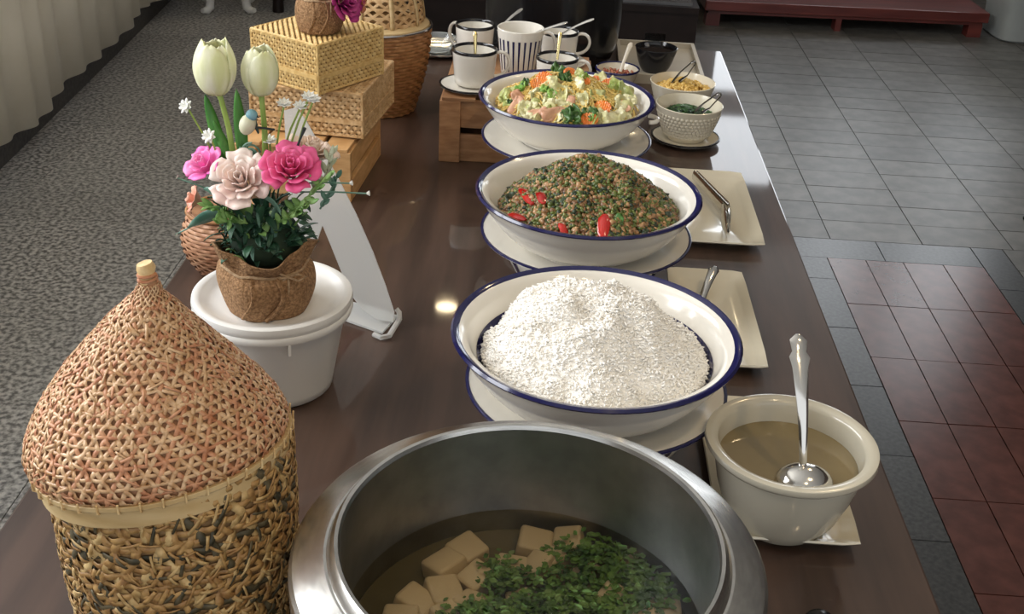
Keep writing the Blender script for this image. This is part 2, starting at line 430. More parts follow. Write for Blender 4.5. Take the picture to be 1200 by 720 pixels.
def plate_round(name, label, x, y, z, R, H, rb, m=white, rim=navy, group=None):
    t = thing(name, label, 'plate', (x,y,z), 0, group)
    MB().lathe([(0,.002),(rb*.9,.002),(rb,0),(rb*1.03,.002),(R*.86,H*.55),(R,H),(R-.001,H+.0025),(R-.004,H+.002),(R*.85,H*.55+.004),(rb,.0055),(0,.005)], 64).build('plate_body', m, t, angle=60)
    MB().lathe([(R+.0003,H+.0004),(R+.0003,H+.0025),(R-.0015,H+.0032),(R-.0034,H+.0026)], 64).build('rim_band', rim, t, angle=60)
    return t
def striped_stand(name, label, x, y, H, r0, r1, n=22):
    t = thing(name, label, 'bowl', (x,y,TZ))
    prof = lambda v: r0+(r1-r0)*v**.6
    MB().lathe([(0,.003),(r0*.9,.003),(r0,0)]+[(prof(k/8),.003+(H-.005)*k/8) for k in range(9)]+[(r1,H),(r1-.003,H),(prof(.5)-.004,H*.5),(r0-.006,.01),(0,.008)], 56).build('bowl_body', white, t, angle=60)
    for k in range(n):
        a0 = 2*PI*k/n; wd = 2*PI/n*.36
        fn = lambda u, v: ((prof(.1+.85*v)+.0007)*math.cos(a0+u*wd/2), (prof(.1+.85*v)+.0007)*math.sin(a0+u*wd/2), .003+(H-.005)*(.1+.85*v))
        MB().patch(fn, 2, 8).build('stripe', navy, t, angle=0)
    return t
striped_stand('striped_bowl', 'white bowl with navy stripes holding up the rice plate', .072,1.05,.068,.066,.113)
plate_round('serving_plate', 'round white plate with a thin navy rim under the rice bowl', .068,1.047,.819,.139,.017,.085)
bowl_big('serving_bowl', 'large white bowl with navy rim and inner navy band heaped with rice', .063,1.037,.8255,.150,.080,.078, inner=(.61,.71))
striped_stand('striped_bowl', 'white bowl with navy stripes holding up the minced meat plate', .060,1.432,.068,.066,.113)
plate_round('serving_plate', 'round white plate with a thin navy rim under the minced meat bowl', .060,1.432,.819,.143,.017,.085)
bowl_big('serving_bowl', 'large white bowl with navy rim holding minced meat and green beans', .059,1.420,.8255,.150,.077,.078)
striped_stand('striped_bowl', 'white bowl with navy stripes holding up the noodle plate', .028,1.725,.098,.055,.092)
plate_round('serving_plate', 'round white plate with a thin navy rim under the noodle bowl', .029,1.722,.849,.133,.016,.08)
bowl_big('serving_bowl', 'large white bowl with navy rim heaped with noodles and vegetables', .026,1.742,.8555,.138,.070,.072, lug=True)

def square_plate(label, x0, x1, y0, y1, m=cream):
    t = thing('rectangular_plate', label, 'plate', ((x0+x1)/2,(y0+y1)/2,TZ), 0)
    a, b = (x1-x0)/2, (y1-y0)/2
    rings = [(.70,.80,.001),(.72,.82,0),(.80,.86,.004),(.98,.99,.0125),(1,1,.0145),(.985,.993,.0165),(.80,.90,.0095),(.745,.86,.006),(.0,.0,.006)]
    vs = []; fs = []; n = 40
    for kx, ky, z in rings:
        for i in range(n):
            an = 2*PI*i/n; c, s_ = math.cos(an), math.sin(an); p = 26
            r = 1/((abs(c)**p+abs(s_)**p)**(1/p))
            vs.append((a*kx*r*c, b*ky*r*s_, z))
    for j in range(len(rings)-1):
        for i in range(n): k = (i+1) % n; fs.append((j*n+i, j*n+k, (j+1)*n+k, (j+1)*n+i))
    fs.append(tuple(range(n))[::-1])
    MB().add(vs, fs).build('plate_body', m, t, angle=50)
    return t
square_plate('cream rectangular plate with tongs on it beside the minced meat bowl', .190,.338,1.578,1.872)
square_plate('cream rectangular plate with a spoon on it beside the rice bowl', .180,.290,1.220,1.484)
square_plate('cream rectangular plate under the deep broth bowl', .192,.333,.893,1.150)

# deep broth bowl and its ladle
bx, by = .2575, .942
t = thing('deep_bowl', 'deep cream bowl of clear broth with a ladle in it', 'bowl', (bx,by,TZ+.0065))
MB().lathe([(0,.003),(.040,.003),(.046,0),(.049,.004),(.058,.018),(.067,.045),(.0735,.075),(.0745,.083),(.081,.0845),(.0845,.089),(.0835,.0935),(.079,.0945),(.0725,.0925),(.0705,.088),(.068,.070),(.060,.040),(.045,.018),(.02,.012),(0,.012)], 72).build('bowl_body', mat('grey_cream_ceramic',(.54,.50,.40),rough=.18,coat=.3), t, angle=60)
broth2 = mat('pale_broth', (.20,.150,.068), (.25,.19,.09), rough=.06, scale=9, coat=.5, spec=.6)
MB().lathe([(0,.070),(.0679,.070)], 72).build('broth', broth2, t)
t = thing('ladle', 'silver ladle with an ornate handle standing in the broth bowl', 'ladle', (bx,by,TZ))
base = Vector((bx,by,TZ))
tip = at_y(935,392,.975)-base; elb = at_z(941,545,TZ+.094)-base
hm = MB(); N = 26; pts = []; rw = []
for k in range(N+1):
    u = k/N; p = elb.lerp(tip, u) + Vector((0,-.012*math.sin(PI*u),0)); pts.append(p)
    wd = .0036+.0060*u**1.6
    if u > .80: wd *= 1+.55*math.sin((u-.80)/.20*PI*3)*.5
    if u > .94: wd *= max(.25, 1-(u-.94)/.06*.8)
    rw.append(wd)
vs = []; fs = []
for k, p in enumerate(pts):
    th = .0016
    for a, b in ((-1,0),(-.5,1),(.5,1),(1,0),(.5,-1),(-.5,-1)): vs.append((p.x+a*rw[k], p.y-b*th, p.z+.3*b*th))
for k in range(N):
    for i in range(6): j = (i+1)%6; fs.append((k*6+i,k*6+j,(k+1)*6+j,(k+1)*6+i))
fs += [(0,1,2,3,4,5),tuple(N*6+i for i in range(6))[::-1]]
hm.add(vs, fs).build('handle', chrome, t, angle=50)
lc = at_z(942,566,TZ+.0765)-base
def cup(u, v):
    a = (u+1)*PI; ph = v*PI*.56
    return (lc.x+.0280*math.sin(ph)*math.cos(a), lc.y+.0225*math.sin(ph)*math.sin(a), lc.z-.001+.019*math.cos(ph))
MB().patch(cup, 32, 12).build('ladle_cup', chrome, t, solid=.0012, angle=0)

# ------------------------------------------------------------------ steel pot of radish soup
px_, py_ = .006, .678
t = thing('steel_pot', 'wide stainless steel pot of radish soup with a broad flat rim', 'pot', (px_,py_,TZ))
MB().lathe([(0,0),(.150,0),(.168,.008),(.176,.03),(.1795,.145),(.1798,.152)], 96).build('outer_wall', steel, t, angle=60)
MB().lathe([(.1798,.152),(.1793,.158),(.1765,.1618),(.172,.1640),(.1535,.1705),(.1515,.1703),(.1500,.1725),(.1480,.1775),(.1455,.1800),(.1428,.1795),(.1415,.176)], 96).build('rim', steel, t, angle=25)
MB().lathe([(.1415,.176),(.1415,.03),(.137,.018),(.12,.012),(0,.012)], 96).build('inner_wall', steel_in, t, angle=60)
soupm = bpy.data.materials.new('clear_soup'); soupm.use_nodes = True; nt = soupm.node_tree
for n_ in list(nt.nodes): nt.nodes.remove(n_)
o_ = nt.nodes.new('ShaderNodeOutputMaterial'); mx = nt.nodes.new('ShaderNodeMixShader'); tr = nt.nodes.new('ShaderNodeBsdfTransparent'); gs = nt.nodes.new('ShaderNodeBsdfGlossy')
fr = nt.nodes.new('ShaderNodeFresnel'); fr.inputs[0].default_value = 1.33; tr.inputs[0].default_value = (.80,.755,.64,1); gs.inputs['Roughness'].default_value = .04
bp = nt.nodes.new('ShaderNodeBump'); ns = nt.nodes.new('ShaderNodeTexNoise'); ns.inputs['Scale'].default_value = 60; bp.inputs['Strength'].default_value = .25; bp.inputs['Distance'].default_value = .002
nt.links.new(ns.outputs[0], bp.inputs['Height']); nt.links.new(bp.outputs[0], gs.inputs['Normal']); nt.links.new(bp.outputs[0], fr.inputs['Normal'])
nt.links.new(fr.outputs[0], mx.inputs[0]); nt.links.new(tr.outputs[0], mx.inputs[1]); nt.links.new(gs.outputs[0], mx.inputs[2]); nt.links.new(mx.outputs[0], o_.inputs[0])
SZ = .090
MB().lathe([(0,SZ),(.1412,SZ)], 96).build('soup_surface', soupm, t)
deepm = mat('soup_depth', (.070,.058,.028), (.10,.085,.045), rough=.5, scale=14)
MB().lathe([(0,SZ-.022),(.1410,SZ-.022)], 96).build('cloudy_soup', deepm, t)
rad = mat('radish', (.56,.46,.33), (.66,.56,.43), rough=.4, scale=60, rand=.08)
RB = MB().box((0,0,0),(1,1,1)).build('tmp', rad, smooth=True, bevel=.1, angle=0); RBm = RB.data; bpy.data.objects.remove(RB)
spots = [(548,630,.026),(522,650,.028),(627,622,.027),(668,622,.026),(560,664,.024),(632,650,.024),(652,640,.022),(600,652,.024),(487,692,.028),(520,680,.026),(553,694,.023),(527,706,.024),(722,690,.026),(780,705,.026),(660,702,.022),(755,716,.024),(470,712,.026),(548,716,.025),(690,655,.018),(610,690,.018),(735,640,.016)]
for i, (a, b, s_) in enumerate(spots):
    p = at_z(a, b, TZ+SZ)
    o = bpy.data.objects.new('radish_cube', RBm); COL.objects.link(o)
    s_ *= 1.12
    o.scale = (s_, s_*random.uniform(.8,1.05), s_*.75); o.location = (p.x, p.y, TZ+SZ-.0150-random.uniform(0,.004))
    o.rotation_euler = (random.uniform(-.25,.25), random.uniform(-.25,.25), random.uniform(0,PI))
    d = o.modifiers.new('bevel','BEVEL'); d.width = .12; d.segments = 2
    tag(o, 'cream coloured radish cube floating in the steel pot of soup', 'radish', 'radish cubes in the soup')
# chopped greens floating
def leaf_bits(n, gen, s0, s1):
    bv = np.array([(-1,-.45,0),(0,-.6,.25),(1,-.3,0),(1,.35,.1),(0,.6,-.2),(-1,.4,.1)]); bf = np.array([(0,1,4),(0,4,5),(1,2,3),(1,3,4)])
    pos = np.array([gen() for _ in range(n)]); sc = rng.uniform(s0, s1, n)[:,None]*np.ones((n,3))
    rz = rng.uniform(0, 2*PI, n); c, s_ = np.cos(rz), np.sin(rz); z = np.zeros(n); o = np.ones(n)
    R1 = np.stack([np.stack([c,-s_,z],1),np.stack([s_,c,z],1),np.stack([z,z,o],1)],1)
    tl = rng.normal(0,.3,n); c, s_ = np.cos(tl), np.sin(tl)
    R2 = np.stack([np.stack([o,z,z],1),np.stack([z,c,-s_],1),np.stack([z,s_,c],1)],1)
    return scatter(bv, bf, pos, sc, R1@R2)
def green_pos():
    while True:
        c = random.choice(((640,690,36,26),(690,680,45,26),(740,668,38,24),(700,640,45,14),(760,690,28,20),(620,712,60,16),(560,712,30,10),(590,668,22,14),(710,708,50,14)))
        p = at_z(random.gauss(c[0],c[2]*.6), random.gauss(c[1],c[3]*.6), TZ+SZ)
        if math.hypot(p.x-px_, p.y-py_) < .137: return (p.x, p.y, TZ+SZ+random.uniform(-.009,-.0002))
gsoup = mat('chopped_green', (.030,.095,.016), (.15,.29,.07), rough=.4, scale=70)
V_, F_ = leaf_bits(2600, green_pos, .0012, .0042)
so = bulk('chopped_greens', V_, F_, gsoup); tag(so, 'chopped spring onion and coriander floating in the radish soup', 'greens', kind='stuff')
def near_pos():
    while True:
        p = (random.uniform(-.1,.1), random.uniform(-.137,-.02))
        if math.hypot(*p) < .135: return (px_+p[0], py_+p[1], TZ+SZ+random.uniform(-.009,-.0002))
V_, F_ = leaf_bits(900, near_pos, .0012, .004)
so2 = bulk('chopped_greens', V_, F_, gsoup); tag(so2, 'finely chopped herbs at the near side of the radish soup', 'greens', kind='stuff')

# ------------------------------------------------------------------ rice
def mound(cx, cy, z0, R, H, pw=1.5, ax=0, ay=0, nz=.006, ns=25):
    def h(x, y):
        r = math.hypot(x-cx, y-cy)/R
        if r >= 1: return z0
        r2 = math.hypot(x-cx-ax*(1-r), y-cy-ay*(1-r))/R
        return z0 + H*max(0, 1-r2**pw) + nz*noise.noise(Vector((x*ns, y*ns, cx*7)))
    return h
def mound_mesh(name, h, cx, cy, R, m, drop=.003):
    mb = MB(); N, A = 22, 64
    mb.lathe([(R*(k/N), 0) for k in range(N+1)], A, fn=lambda a, r, z: (cx+r*math.cos(a), cy+r*math.sin(a), h(cx+r*math.cos(a), cy+r*math.sin(a))-drop))
    return mb.build(name, m, angle=0)
rc = (.063,1.036); hr = mound(rc[0],rc[1],.873,.118,.068,pw=2.2,ax=-.020,ay=.014,nz=.012,ns=34)
ricem = mat('cooked_rice', (.95,.92,.86), (.97,.95,.91), rough=.85, scale=60, spec=.15)
ro = mound_mesh('rice_heap', hr, rc[0], rc[1], .1175, ricem, -.0017)
gv = np.array([(0,0,1),(.5,0,.45),(0,.5,.45),(-.5,0,.45),(0,-.5,.45),(.5,0,-.45),(0,.5,-.45),(-.5,0,-.45),(0,-.5,-.45),(0,0,-1.)])
gf = np.array([(0,1,2),(0,2,3),(0,3,4),(0,4,1),(1,5,6),(1,6,2),(2,6,7),(2,7,3),(3,7,8),(3,8,4),(4,8,5),(4,5,1),(9,6,5),(9,7,6),(9,8,7),(9,5,8)])
n = 13000; rr = .118*np.sqrt(rng.uniform(0,1,n)); aa = rng.uniform(0,2*PI,n)
pos = np.array([(rc[0]+r*math.cos(a), rc[1]+r*math.sin(a), 0) for r, a in zip(rr,aa)])
pos[:,2] = [hr(x,y)+random.uniform(-.001,.0035)+(.003*random.random() if random.random()<.2 else 0) for x,y,_ in pos]
V_, F_ = scatter(gv, gf, pos, np.stack([np.full(n,.0023),np.full(n,.0023),rng.uniform(.0026,.0040,n)],1), flat_rot(n,.35))
bulk('rice_grains', V_, F_, ricem, ro); ro.children[0]['kind'] = 'stuff'
tag(ro, 'heaped steamed white rice in the large bowl', 'rice', kind='stuff')

# ------------------------------------------------------------------ minced meat with green beans
mc = (.060,1.418); hm_ = mound(mc[0],mc[1],.874,.120,.066,pw=1.4,ax=.0,ay=.03,nz=.006,ns=45)
meatm = mat('fried_mince', (.13,.055,.018), (.44,.25,.11), rough=.35, scale=110, detail=2, coat=.15)
beanm = mat('chopped_bean', (.038,.068,.010), (.16,.19,.04), rough=.3, scale=140, coat=.15)
darkm = mat('dark_herb', (.012,.022,.010), (.03,.05,.02), rough=.4, scale=80)
mo = mound_mesh('minced_meat_heap', hm_, mc[0], mc[1], .119, mat('mince_base', (.05,.028,.012), (.10,.06,.025), rough=.6, scale=90), .003)
tag(mo, 'heap of fried minced meat with chopped green beans in the middle bowl', 'minced meat', kind='stuff')
def crumbs(n, h, c, R, s0, s1, mater, parent, nm, jit=.35, dz=0):
    r = R*np.sqrt(rng.uniform(0,1,n)); a = rng.uniform(0,2*PI,n)
    p = np.stack([c[0]+r*np.cos(a), c[1]+r*np.sin(a), np.zeros(n)],1); p[:,2] = [h(x,y)+dz for x,y,_ in p]; p[:,2] += rng.normal(0,.0012,n)
    bv = ICO1[0]; V = bv[None]*(1+rng.uniform(-jit,jit,(n,len(bv),1)))
    sc = rng.uniform(s0,s1,(n,1))**1*rng.uniform(.75,1.25,(n,3)); R_ = rand_rot(n)
    V = np.einsum('nij,nkj->nki', R_, V*sc[:,None,:])+p[:,None,:]
    F2 = (ICO1[1][None]+(np.arange(n)*len(bv))[:,None,None]).reshape(-1,3)
    o = bulk(nm, V.reshape(-1,3), F2, mater, parent); o['kind'] = 'stuff'; return o
crumbs(4200, hm_, mc, .119, .0018, .0046, meatm, mo, 'meat_crumbs')
crumbs(4200, hm_, mc, .119, .0018, .0036, beanm, mo, 'bean_bits', dz=.001)
crumbs(1500, hm_, mc, .120, .0018, .0038, darkm, mo, 'herb_bits', dz=.001)
chili = mat('red_chilli', (.34,.008,.006), (.48,.018,.010), rough=.15, coat=.5, scale=40)
for (a, b, a2, b2, wd) in ((610,221,624,240,.0095),(632,226,637,239,.0085),(595,252,616,258,.009),(656,262,664,278,.0065),(709,252,706,280,.0105)):
    p0 = at_y(a,b,1.36); p1 = at_y(a2,b2,1.34)
    def onm(px0, py0):                     # point of the photo on the heap
        d_ = _ray(px0, py0); tt = .9
        while tt < 3:
            q = CAM+d_*tt
            if q.z < hm_(q.x,q.y)+.0055: return q
            tt += .002
        return q
    p0, p1 = onm(a,b), onm(a2,b2); mid = (p0+p1)/2+Vector((0,-.001,.002))
    tag(MB().tube([p0,p0.lerp(mid,.5)+Vector((0,0,.001)),mid,mid.lerp(p1,.6),p1], [wd*.35,wd*.8,wd*.8,wd*.7,wd*.3], 10, flat=.45).build('chilli_slice', chili), 'glossy red chilli slice on the minced meat', 'chilli', 'chilli slices on the minced meat')
def crumple(mb, c, s, nrm, seed, asp=.7, amp=.35, n=6):
    M = frame_to(nrm) @ Matrix.Rotation(seed*2.4, 3, 'Z')
    def fn(u, v):
        v2 = v*2-1; k = math.sqrt(max(.02, 1-.35*u*u*v2*v2))
        q = Vector((u*s*k, v2*s*asp*k, 0)); q.z = amp*s*(noise.noise(Vector((u*1.3+seed*3.1, v2*1.3, seed)))*1.3+.5*noise.noise(Vector((u*3+seed*2.1, v2*3, seed+4)))+.35*(u*u-.4))
        return M @ q + Vector(c)
    return mb.patch(fn, n, n)
def on(h, px0, py0, dz=.002):
    d_ = _ray(px0, py0); tt = .8
    while tt < 3:
        q = CAM+d_*tt
        if q.z < h(q.x,q.y)+dz: break
        tt += .002
    if h is hn_ref[0]:
        v_ = Vector((q.x-.027, q.y-1.741, 0)); k = min(1, .094/max(v_.length,1e-6))
        q = Vector((.027+v_.x*k, 1.741+v_.y*k, 0)); q.z = h(q.x,q.y)+dz
    return q
hn_ref = [None]
for i, (a, b, s_) in enumerate(((668,238,.013),(678,232,.011),(640,205,.008),(722,258,.010),(735,252,.009),(700,208,.008),(600,235,.011),(590,245,.009))):
    q = on(hm_, a, b)
    tag(crumple(MB(), q, s_, (random.uniform(-.3,.3),-.5,.8), i+1.3, .7, .5).build('basil_leaf', darkm if i not in (3,4) else mat('green_herb',(.03,.10,.02),(.07,.2,.04),rough=.4,scale=60), solid=.0006, angle=0), 'crumpled dark basil leaf on the minced meat' if i not in (3,4) else 'brighter green herb leaf beside the big chilli slice', 'basil leaf', 'basil leaves on the minced meat' if i not in (3,4) else 'bright herb leaves on the minced meat')

# ------------------------------------------------------------------ noodles with vegetables
nc = (.027,1.741); hn = mound(nc[0],nc[1],.906,.112,.048,pw=1.6,ax=-.008,ay=.02,nz=.008,ns=30)
hn_ref[0] = hn
noodm = mat('yellow_noodle', (.62,.42,.09), (.76,.58,.20), rough=.35, scale=90, coat=.2)
no = mound_mesh('noodle_heap', hn, nc[0], nc[1], .111, mat('noodle_base', (.34,.22,.07), (.50,.36,.14), rough=.6, scale=70), .006)
tag(no, 'yellow stir fried noodles heaped in the far bowl', 'noodles', kind='stuff')
mb = MB()
for k in range(300):
    r = .108*math.sqrt(random.random()); a = random.uniform(0,2*PI)
    if k % 3 == 0: c = on(hn, random.gauss(692,14), random.gauss(108,12)); x, y = c.x, c.y
    elif k % 3 == 1: c = on(hn, random.gauss(600,12), random.gauss(112,8)); x, y = c.x, c.y
    else: x, y = nc[0]+r*math.cos(a), nc[1]+r*math.sin(a)
    an = random.uniform(0,2*PI); cu_ = random.uniform(-90,90); pts = []
    for s_ in range(9):
        if math.hypot(x-nc[0],y-nc[1]) < .114: pts.append((x,y,hn(x,y)+.002+.004*random.random()))
        x += .005*math.cos(an); y += .005*math.sin(an); an += cu_*.006
    if len(pts) > 3: mb.tube(pts, .0013, 5)
mb.build('noodle_strands', noodm, no)['kind'] = 'stuff'
cabm = mat('pale_cabbage', (.50,.48,.20), (.76,.72,.46), rough=.35, scale=40, coat=.2, rand=.08)
cabg = mat('green_cabbage', (.26,.34,.07), (.58,.58,.25), rough=.35, scale=40, coat=.2, rand=.1)
hamm = mat('pink_ham', (.56,.28,.17), (.66,.38,.24), rough=.35, scale=30, coat=.2)
carm = mat('orange_carrot', (.72,.17,.02), (.82,.27,.04), rough=.3, scale=50, coat=.25)
grm = mat('dark_greens', (.02,.07,.015), (.07,.17,.03), rough=.35, scale=60, coat=.2)
grl = mat('bright_green', (.14,.34,.04), (.30,.50,.10), rough=.35, scale=60, coat=.2)
sd = 0
for a, b, s_ in ((670,104,.021),(655,110,.017),(632,128,.019),(621,132,.016),(607,138,.014),(590,120,.017),(630,112,.014),(645,120,.015),(728,110,.020),(742,118,.019),(735,135,.019),(718,104,.016),(720,145,.019),(708,150,.016),(690,140,.015),(648,150,.013),(750,128,.015),(676,92,.014),(722,98,.017),(660,125,.013),(600,112,.015),(645,98,.014),(622,142,.015),(668,150,.014),(730,125,.018),(745,105,.016),(582,130,.013),(640,130,.016),(682,118,.014),(700,112,.014),(736,146,.015),(696,134,.013)):
    sd += 1; q = on(hn, a, b, .004); nrm = (random.uniform(-.5,.5), -.55, .75)
    tag(crumple(MB(), q, s_, nrm, sd*1.7, .8, .50, 7).build('cabbage_piece', cabm if sd % 3 else cabg, solid=.0013, angle=22), 'crumpled whitish cabbage piece among the noodles' if sd % 3 else 'crumpled yellow green cabbage piece among the noodles', 'cabbage', 'pale cabbage in the noodles' if sd % 3 else 'green cabbage in the noodles')
def carrot(q, nrm, r):
    M = frame_to(nrm)
    def fn(a, rr_, z):
        k = rr_*(1+.05*math.cos(16*a)); p = M @ Vector((k*math.cos(a), k*.8*math.sin(a), z+(.0007*math.cos(26*rr_/r*math.cos(a))))); return p+q
    return MB().lathe([(0,.0020)]+[(r*k/10,.0020) for k in range(1,10)]+[(r*.97,.0015),(r,0),(r*.95,-.002),(0,-.0022)], 48, fn=fn)
for a, b, r in ((638,92,.014),(630,99,.012),(668,87,.0125),(706,126,.014),(694,149,.0135),(714,99,.013),(722,93,.010),(577,122,.009),(686,96,.008)):
    q = on(hn, a, b, .006)
    tag(carrot(q, (random.uniform(-.5,.5), -.6, .6), r).build('carrot_slice', carm, angle=30), 'ridged orange carrot slice among the noodles', 'carrot', 'carrot slices in the noodles')
for a, b, s_ in ((612,118,.021),(600,128,.017),(647,138,.020),(636,146,.014),(668,122,.013),(614,146,.011),(755,138,.011)):
    sd += 1; q = on(hn, a, b, .006)
    tag(crumple(MB(), q, s_, (random.uniform(-.3,.3), -.6, .7), sd*.9, .5, .25).build('ham_slice', hamm, solid=.0025, angle=0), 'pinkish ham slice among the noodles', 'ham', 'ham slices in the noodles')
for a, b, s_, br in ((657,84,.013,0),(663,92,.010,0),(668,135,.014,0),(660,145,.013,0),(676,142,.012,0),(690,136,.012,0),(645,112,.010,1),(637,106,.009,1),(684,92,.009,1),(610,104,.011,1),(616,99,.009,0),(587,125,.006,0),(750,112,.008,0),(700,156,.008,1)):
    sd += 1; q = on(hn, a, b, .006); mb = MB()
    for k in range(3): crumple(mb, q+Vector((random.uniform(-.5,.5)*s_,random.uniform(-.3,.3)*s_,random.uniform(0,.4)*s_)), s_*.8, (random.uniform(-.8,.8), random.uniform(-.9,.1), .6), sd*1.3+k, .7, .6)
    tag(mb.build('broccoli_leaf' if not br else 'spring_onion', grl if br else grm, solid=.0008, angle=0),
        'bright green spring onion curl among the noodles' if br else 'dark green leafy vegetable piece among the noodles', 'spring onion' if br else 'leafy green', 'spring onion in the noodles' if br else 'dark greens in the noodles')

# ------------------------------------------------------------------ tongs, spoons
def tongs(label, tail, bend, tip, wd, gap, m=chrome, sref=(0,0,1)):
    t = thing('tongs', label, 'tongs', tip)
    tail, bend, tip = Vector(tail)-Vector(tip), Vector(bend)-Vector(tip), Vector((0,0,0))
    ax = (tip-tail).normalized(); side = ax.cross(Vector(sref)).normalized()
    for s_ in (-1,1):
        a = tail+side*s_*gap*.55; b = bend+side*s_*gap; c = tip+side*s_*gap*.35
        pts = [a.lerp(b,k/6) for k in range(7)]
        MB().tube(pts, [wd]*7, 8, flat=.28, ref=side).build('arm', m, t)
        pts = [b.lerp(c,k/6)+Vector((0,0,.0)) for k in range(7)]
        MB().tube(pts, [wd*.9,wd*1.35,wd*1.6,wd*1.6,wd*1.4,wd*1.0,wd*.35], 8, flat=.3, ref=side).build('jaw', m, t)
    up_ = side.cross(ax)
    MB().tube([tail+side*(gap*.55*math.cos(u))-ax*(gap*.75*math.sin(u)) for u in [PI*k/10 for k in range(11)]], wd, 8, flat=.3, ref=side).build('spring_bend', m, t)
    return t
tongs('polished steel tongs lying on the cream plate beside the minced meat', at_z(815,206,.773), at_z(850,243,.774), at_z(853,274,.767), .0088, .0050)
def spoon(label, a, b, wd, m=chrome, cupr=0, name='spoon'):
    t = thing(name, label, 'spoon', b); a = Vector(a)-Vector(b); b = Vector((0,0,0))
    MB().tube([b.lerp(a,k/10)+Vector((0,0,.003*math.sin(PI*k/10))) for k in range(11)], [wd*(.55+.45*(k/10)**2) if k < 10 else wd*.5 for k in range(11)], 8, flat=.35, ref=(0,-.4,1)).build('handle', m, t)
    if cupr:
        M = Matrix.Rotation(math.atan2(-a.y,-a.x), 3, 'Z')
        def cp(u, v):
            an = (u+1)*PI; ph = v*PI*.5
            return M @ Vector((cupr*.8+1.25*cupr*math.sin(ph)*math.cos(an), .85*cupr*math.sin(ph)*math.sin(an), -.45*cupr*math.cos(ph)))
        MB().patch(cp, 24, 8).build('spoon_cup', m, t, solid=.001, angle=0)
    return t
spoon('silver serving spoon with ornate handle resting on the plate beside the rice', at_z(838,313,.786), at_z(822,352,.767), .0085, chrome, .02)
# knob of a black lid at the near edge of the table
MB_ = MB().lathe([(0,0),(.013,0),(.0145,.003),(.0145,.007),(.012,.011),(.006,.0135),(0,.014)], 32)
tag(MB_.build('bottle_cap', black_m, loc=(.2735,.793,TZ)), 'small black round cap lying on the bare table near the broth bowl', 'cap')

# ------------------------------------------------------------------ small bowls at the far right
def small_bowl(label, x, y, z, R, H, rb, m=cream, rim=None, studs=False):
    t = thing('small_bowl', label, 'bowl', (x,y,z))
    po = [(rb*.8,.002),(rb,0)]+[(rb+(R-rb)*(k/8)**.65, .002+(H-.002)*(k/8)**1.1) for k in range(1,9)]
    pi_ = [(rb+(R-rb)*(k/8)**.65-.003, .005+(H-.005)*(k/8)**1.1) for k in range(7,-1,-1)]
    MB().lathe([(0,.002)]+po+[(R-.0015,H+.0008)]+pi_+[(0,.005)], 48).build('bowl_body', m, t, angle=60)
    if rim: MB().lathe([(R+.0003,H-.003),(R+.0003,H),(R-.0015,H+.0012),(R-.0035,H-.001)], 48).build('rim_band', rim, t, angle=60)
    if studs:
        mb = MB()
        for j in range(7):
            v = .22+.68*j/7; r = rb+(R-rb)*v**.65; z_ = .002+(H-.002)*v**1.1
            for k in range(44):
                a = 2*PI*(k+.5*(j%2))/44
                mb.ell((r*math.cos(a), r*math.sin(a), z_), (.0016,.0036,.0036), 6, 4, M=Matrix.Rotation(a,3,'Z')@Matrix.Rotation(.6,3,'X'))
        mb.build('embossed_pattern', m, t)['kind'] = 'stuff'
    return t
plate_round('saucer', 'round cream saucer with a black rim under the embossed bowl', .256,2.055,TZ,.064,.009,.036, cream, blackglaze)
small_bowl('cream bowl with an embossed basket pattern holding chopped green herbs', .257,2.058,TZ+.0055,.062,.066,.034, cream, None, True)
hg = mound(.257,2.058,.799,.05,.013)
go = mound_mesh('herb_garnish', hg, .257, 2.058, .050, darkm); tag(go, 'chopped dark green herbs in the embossed bowl', 'herbs', kind='stuff')
def gp():
    a = random.uniform(0,2*PI); r = .048*math.sqrt(random.random()); x, y = .257+r*math.cos(a), 2.058+r*math.sin(a); return (x,y,hg(x,y)+.002*random.random())
V_, F_ = leaf_bits(450, gp, .003, .006); bulk('herb_bits', V_, F_, mat('garnish_green',(.02,.06,.02),(.06,.14,.04),rough=.4,scale=80), go)['kind'] = 'stuff'
small_bowl('cream bowl of yellow fried garlic behind the embossed bowl', .257,2.205,TZ,.064,.068,.036, cream)
hy = mound(.257,2.205,.801,.055,.018)
yo = mound_mesh('fried_garlic', hy, .257, 2.205, .055, mat('garlic_base',(.35,.20,.04),(.5,.3,.08),rough=.6,scale=80)); tag(yo, 'crisp yellow fried garlic in the cream bowl', 'fried garlic', kind='stuff')
crumbs(420, hy, (.257,2.205), .054, .0025, .0055, mat('garlic_gold', (.60,.36,.07),(.78,.55,.18), rough=.4, scale=80), yo, 'garlic_bits')
dgrey = mat('dark_tongs_metal', (.20,.19,.18), rough=.25, metal=1)
tongs('small dark steel tongs standing in the bowl of green herbs', at_y(842,112,2.03), at_y(828,124,2.045), at_y(806,140,2.06), .0034, .0072, dgrey, (.2,1,.3))
tongs('small dark steel tongs standing in the bowl of fried garlic', at_y(812,75,2.18), at_y(802,86,2.19), at_y(785,101,2.20), .0034, .0072, dgrey, (.2,1,.3))
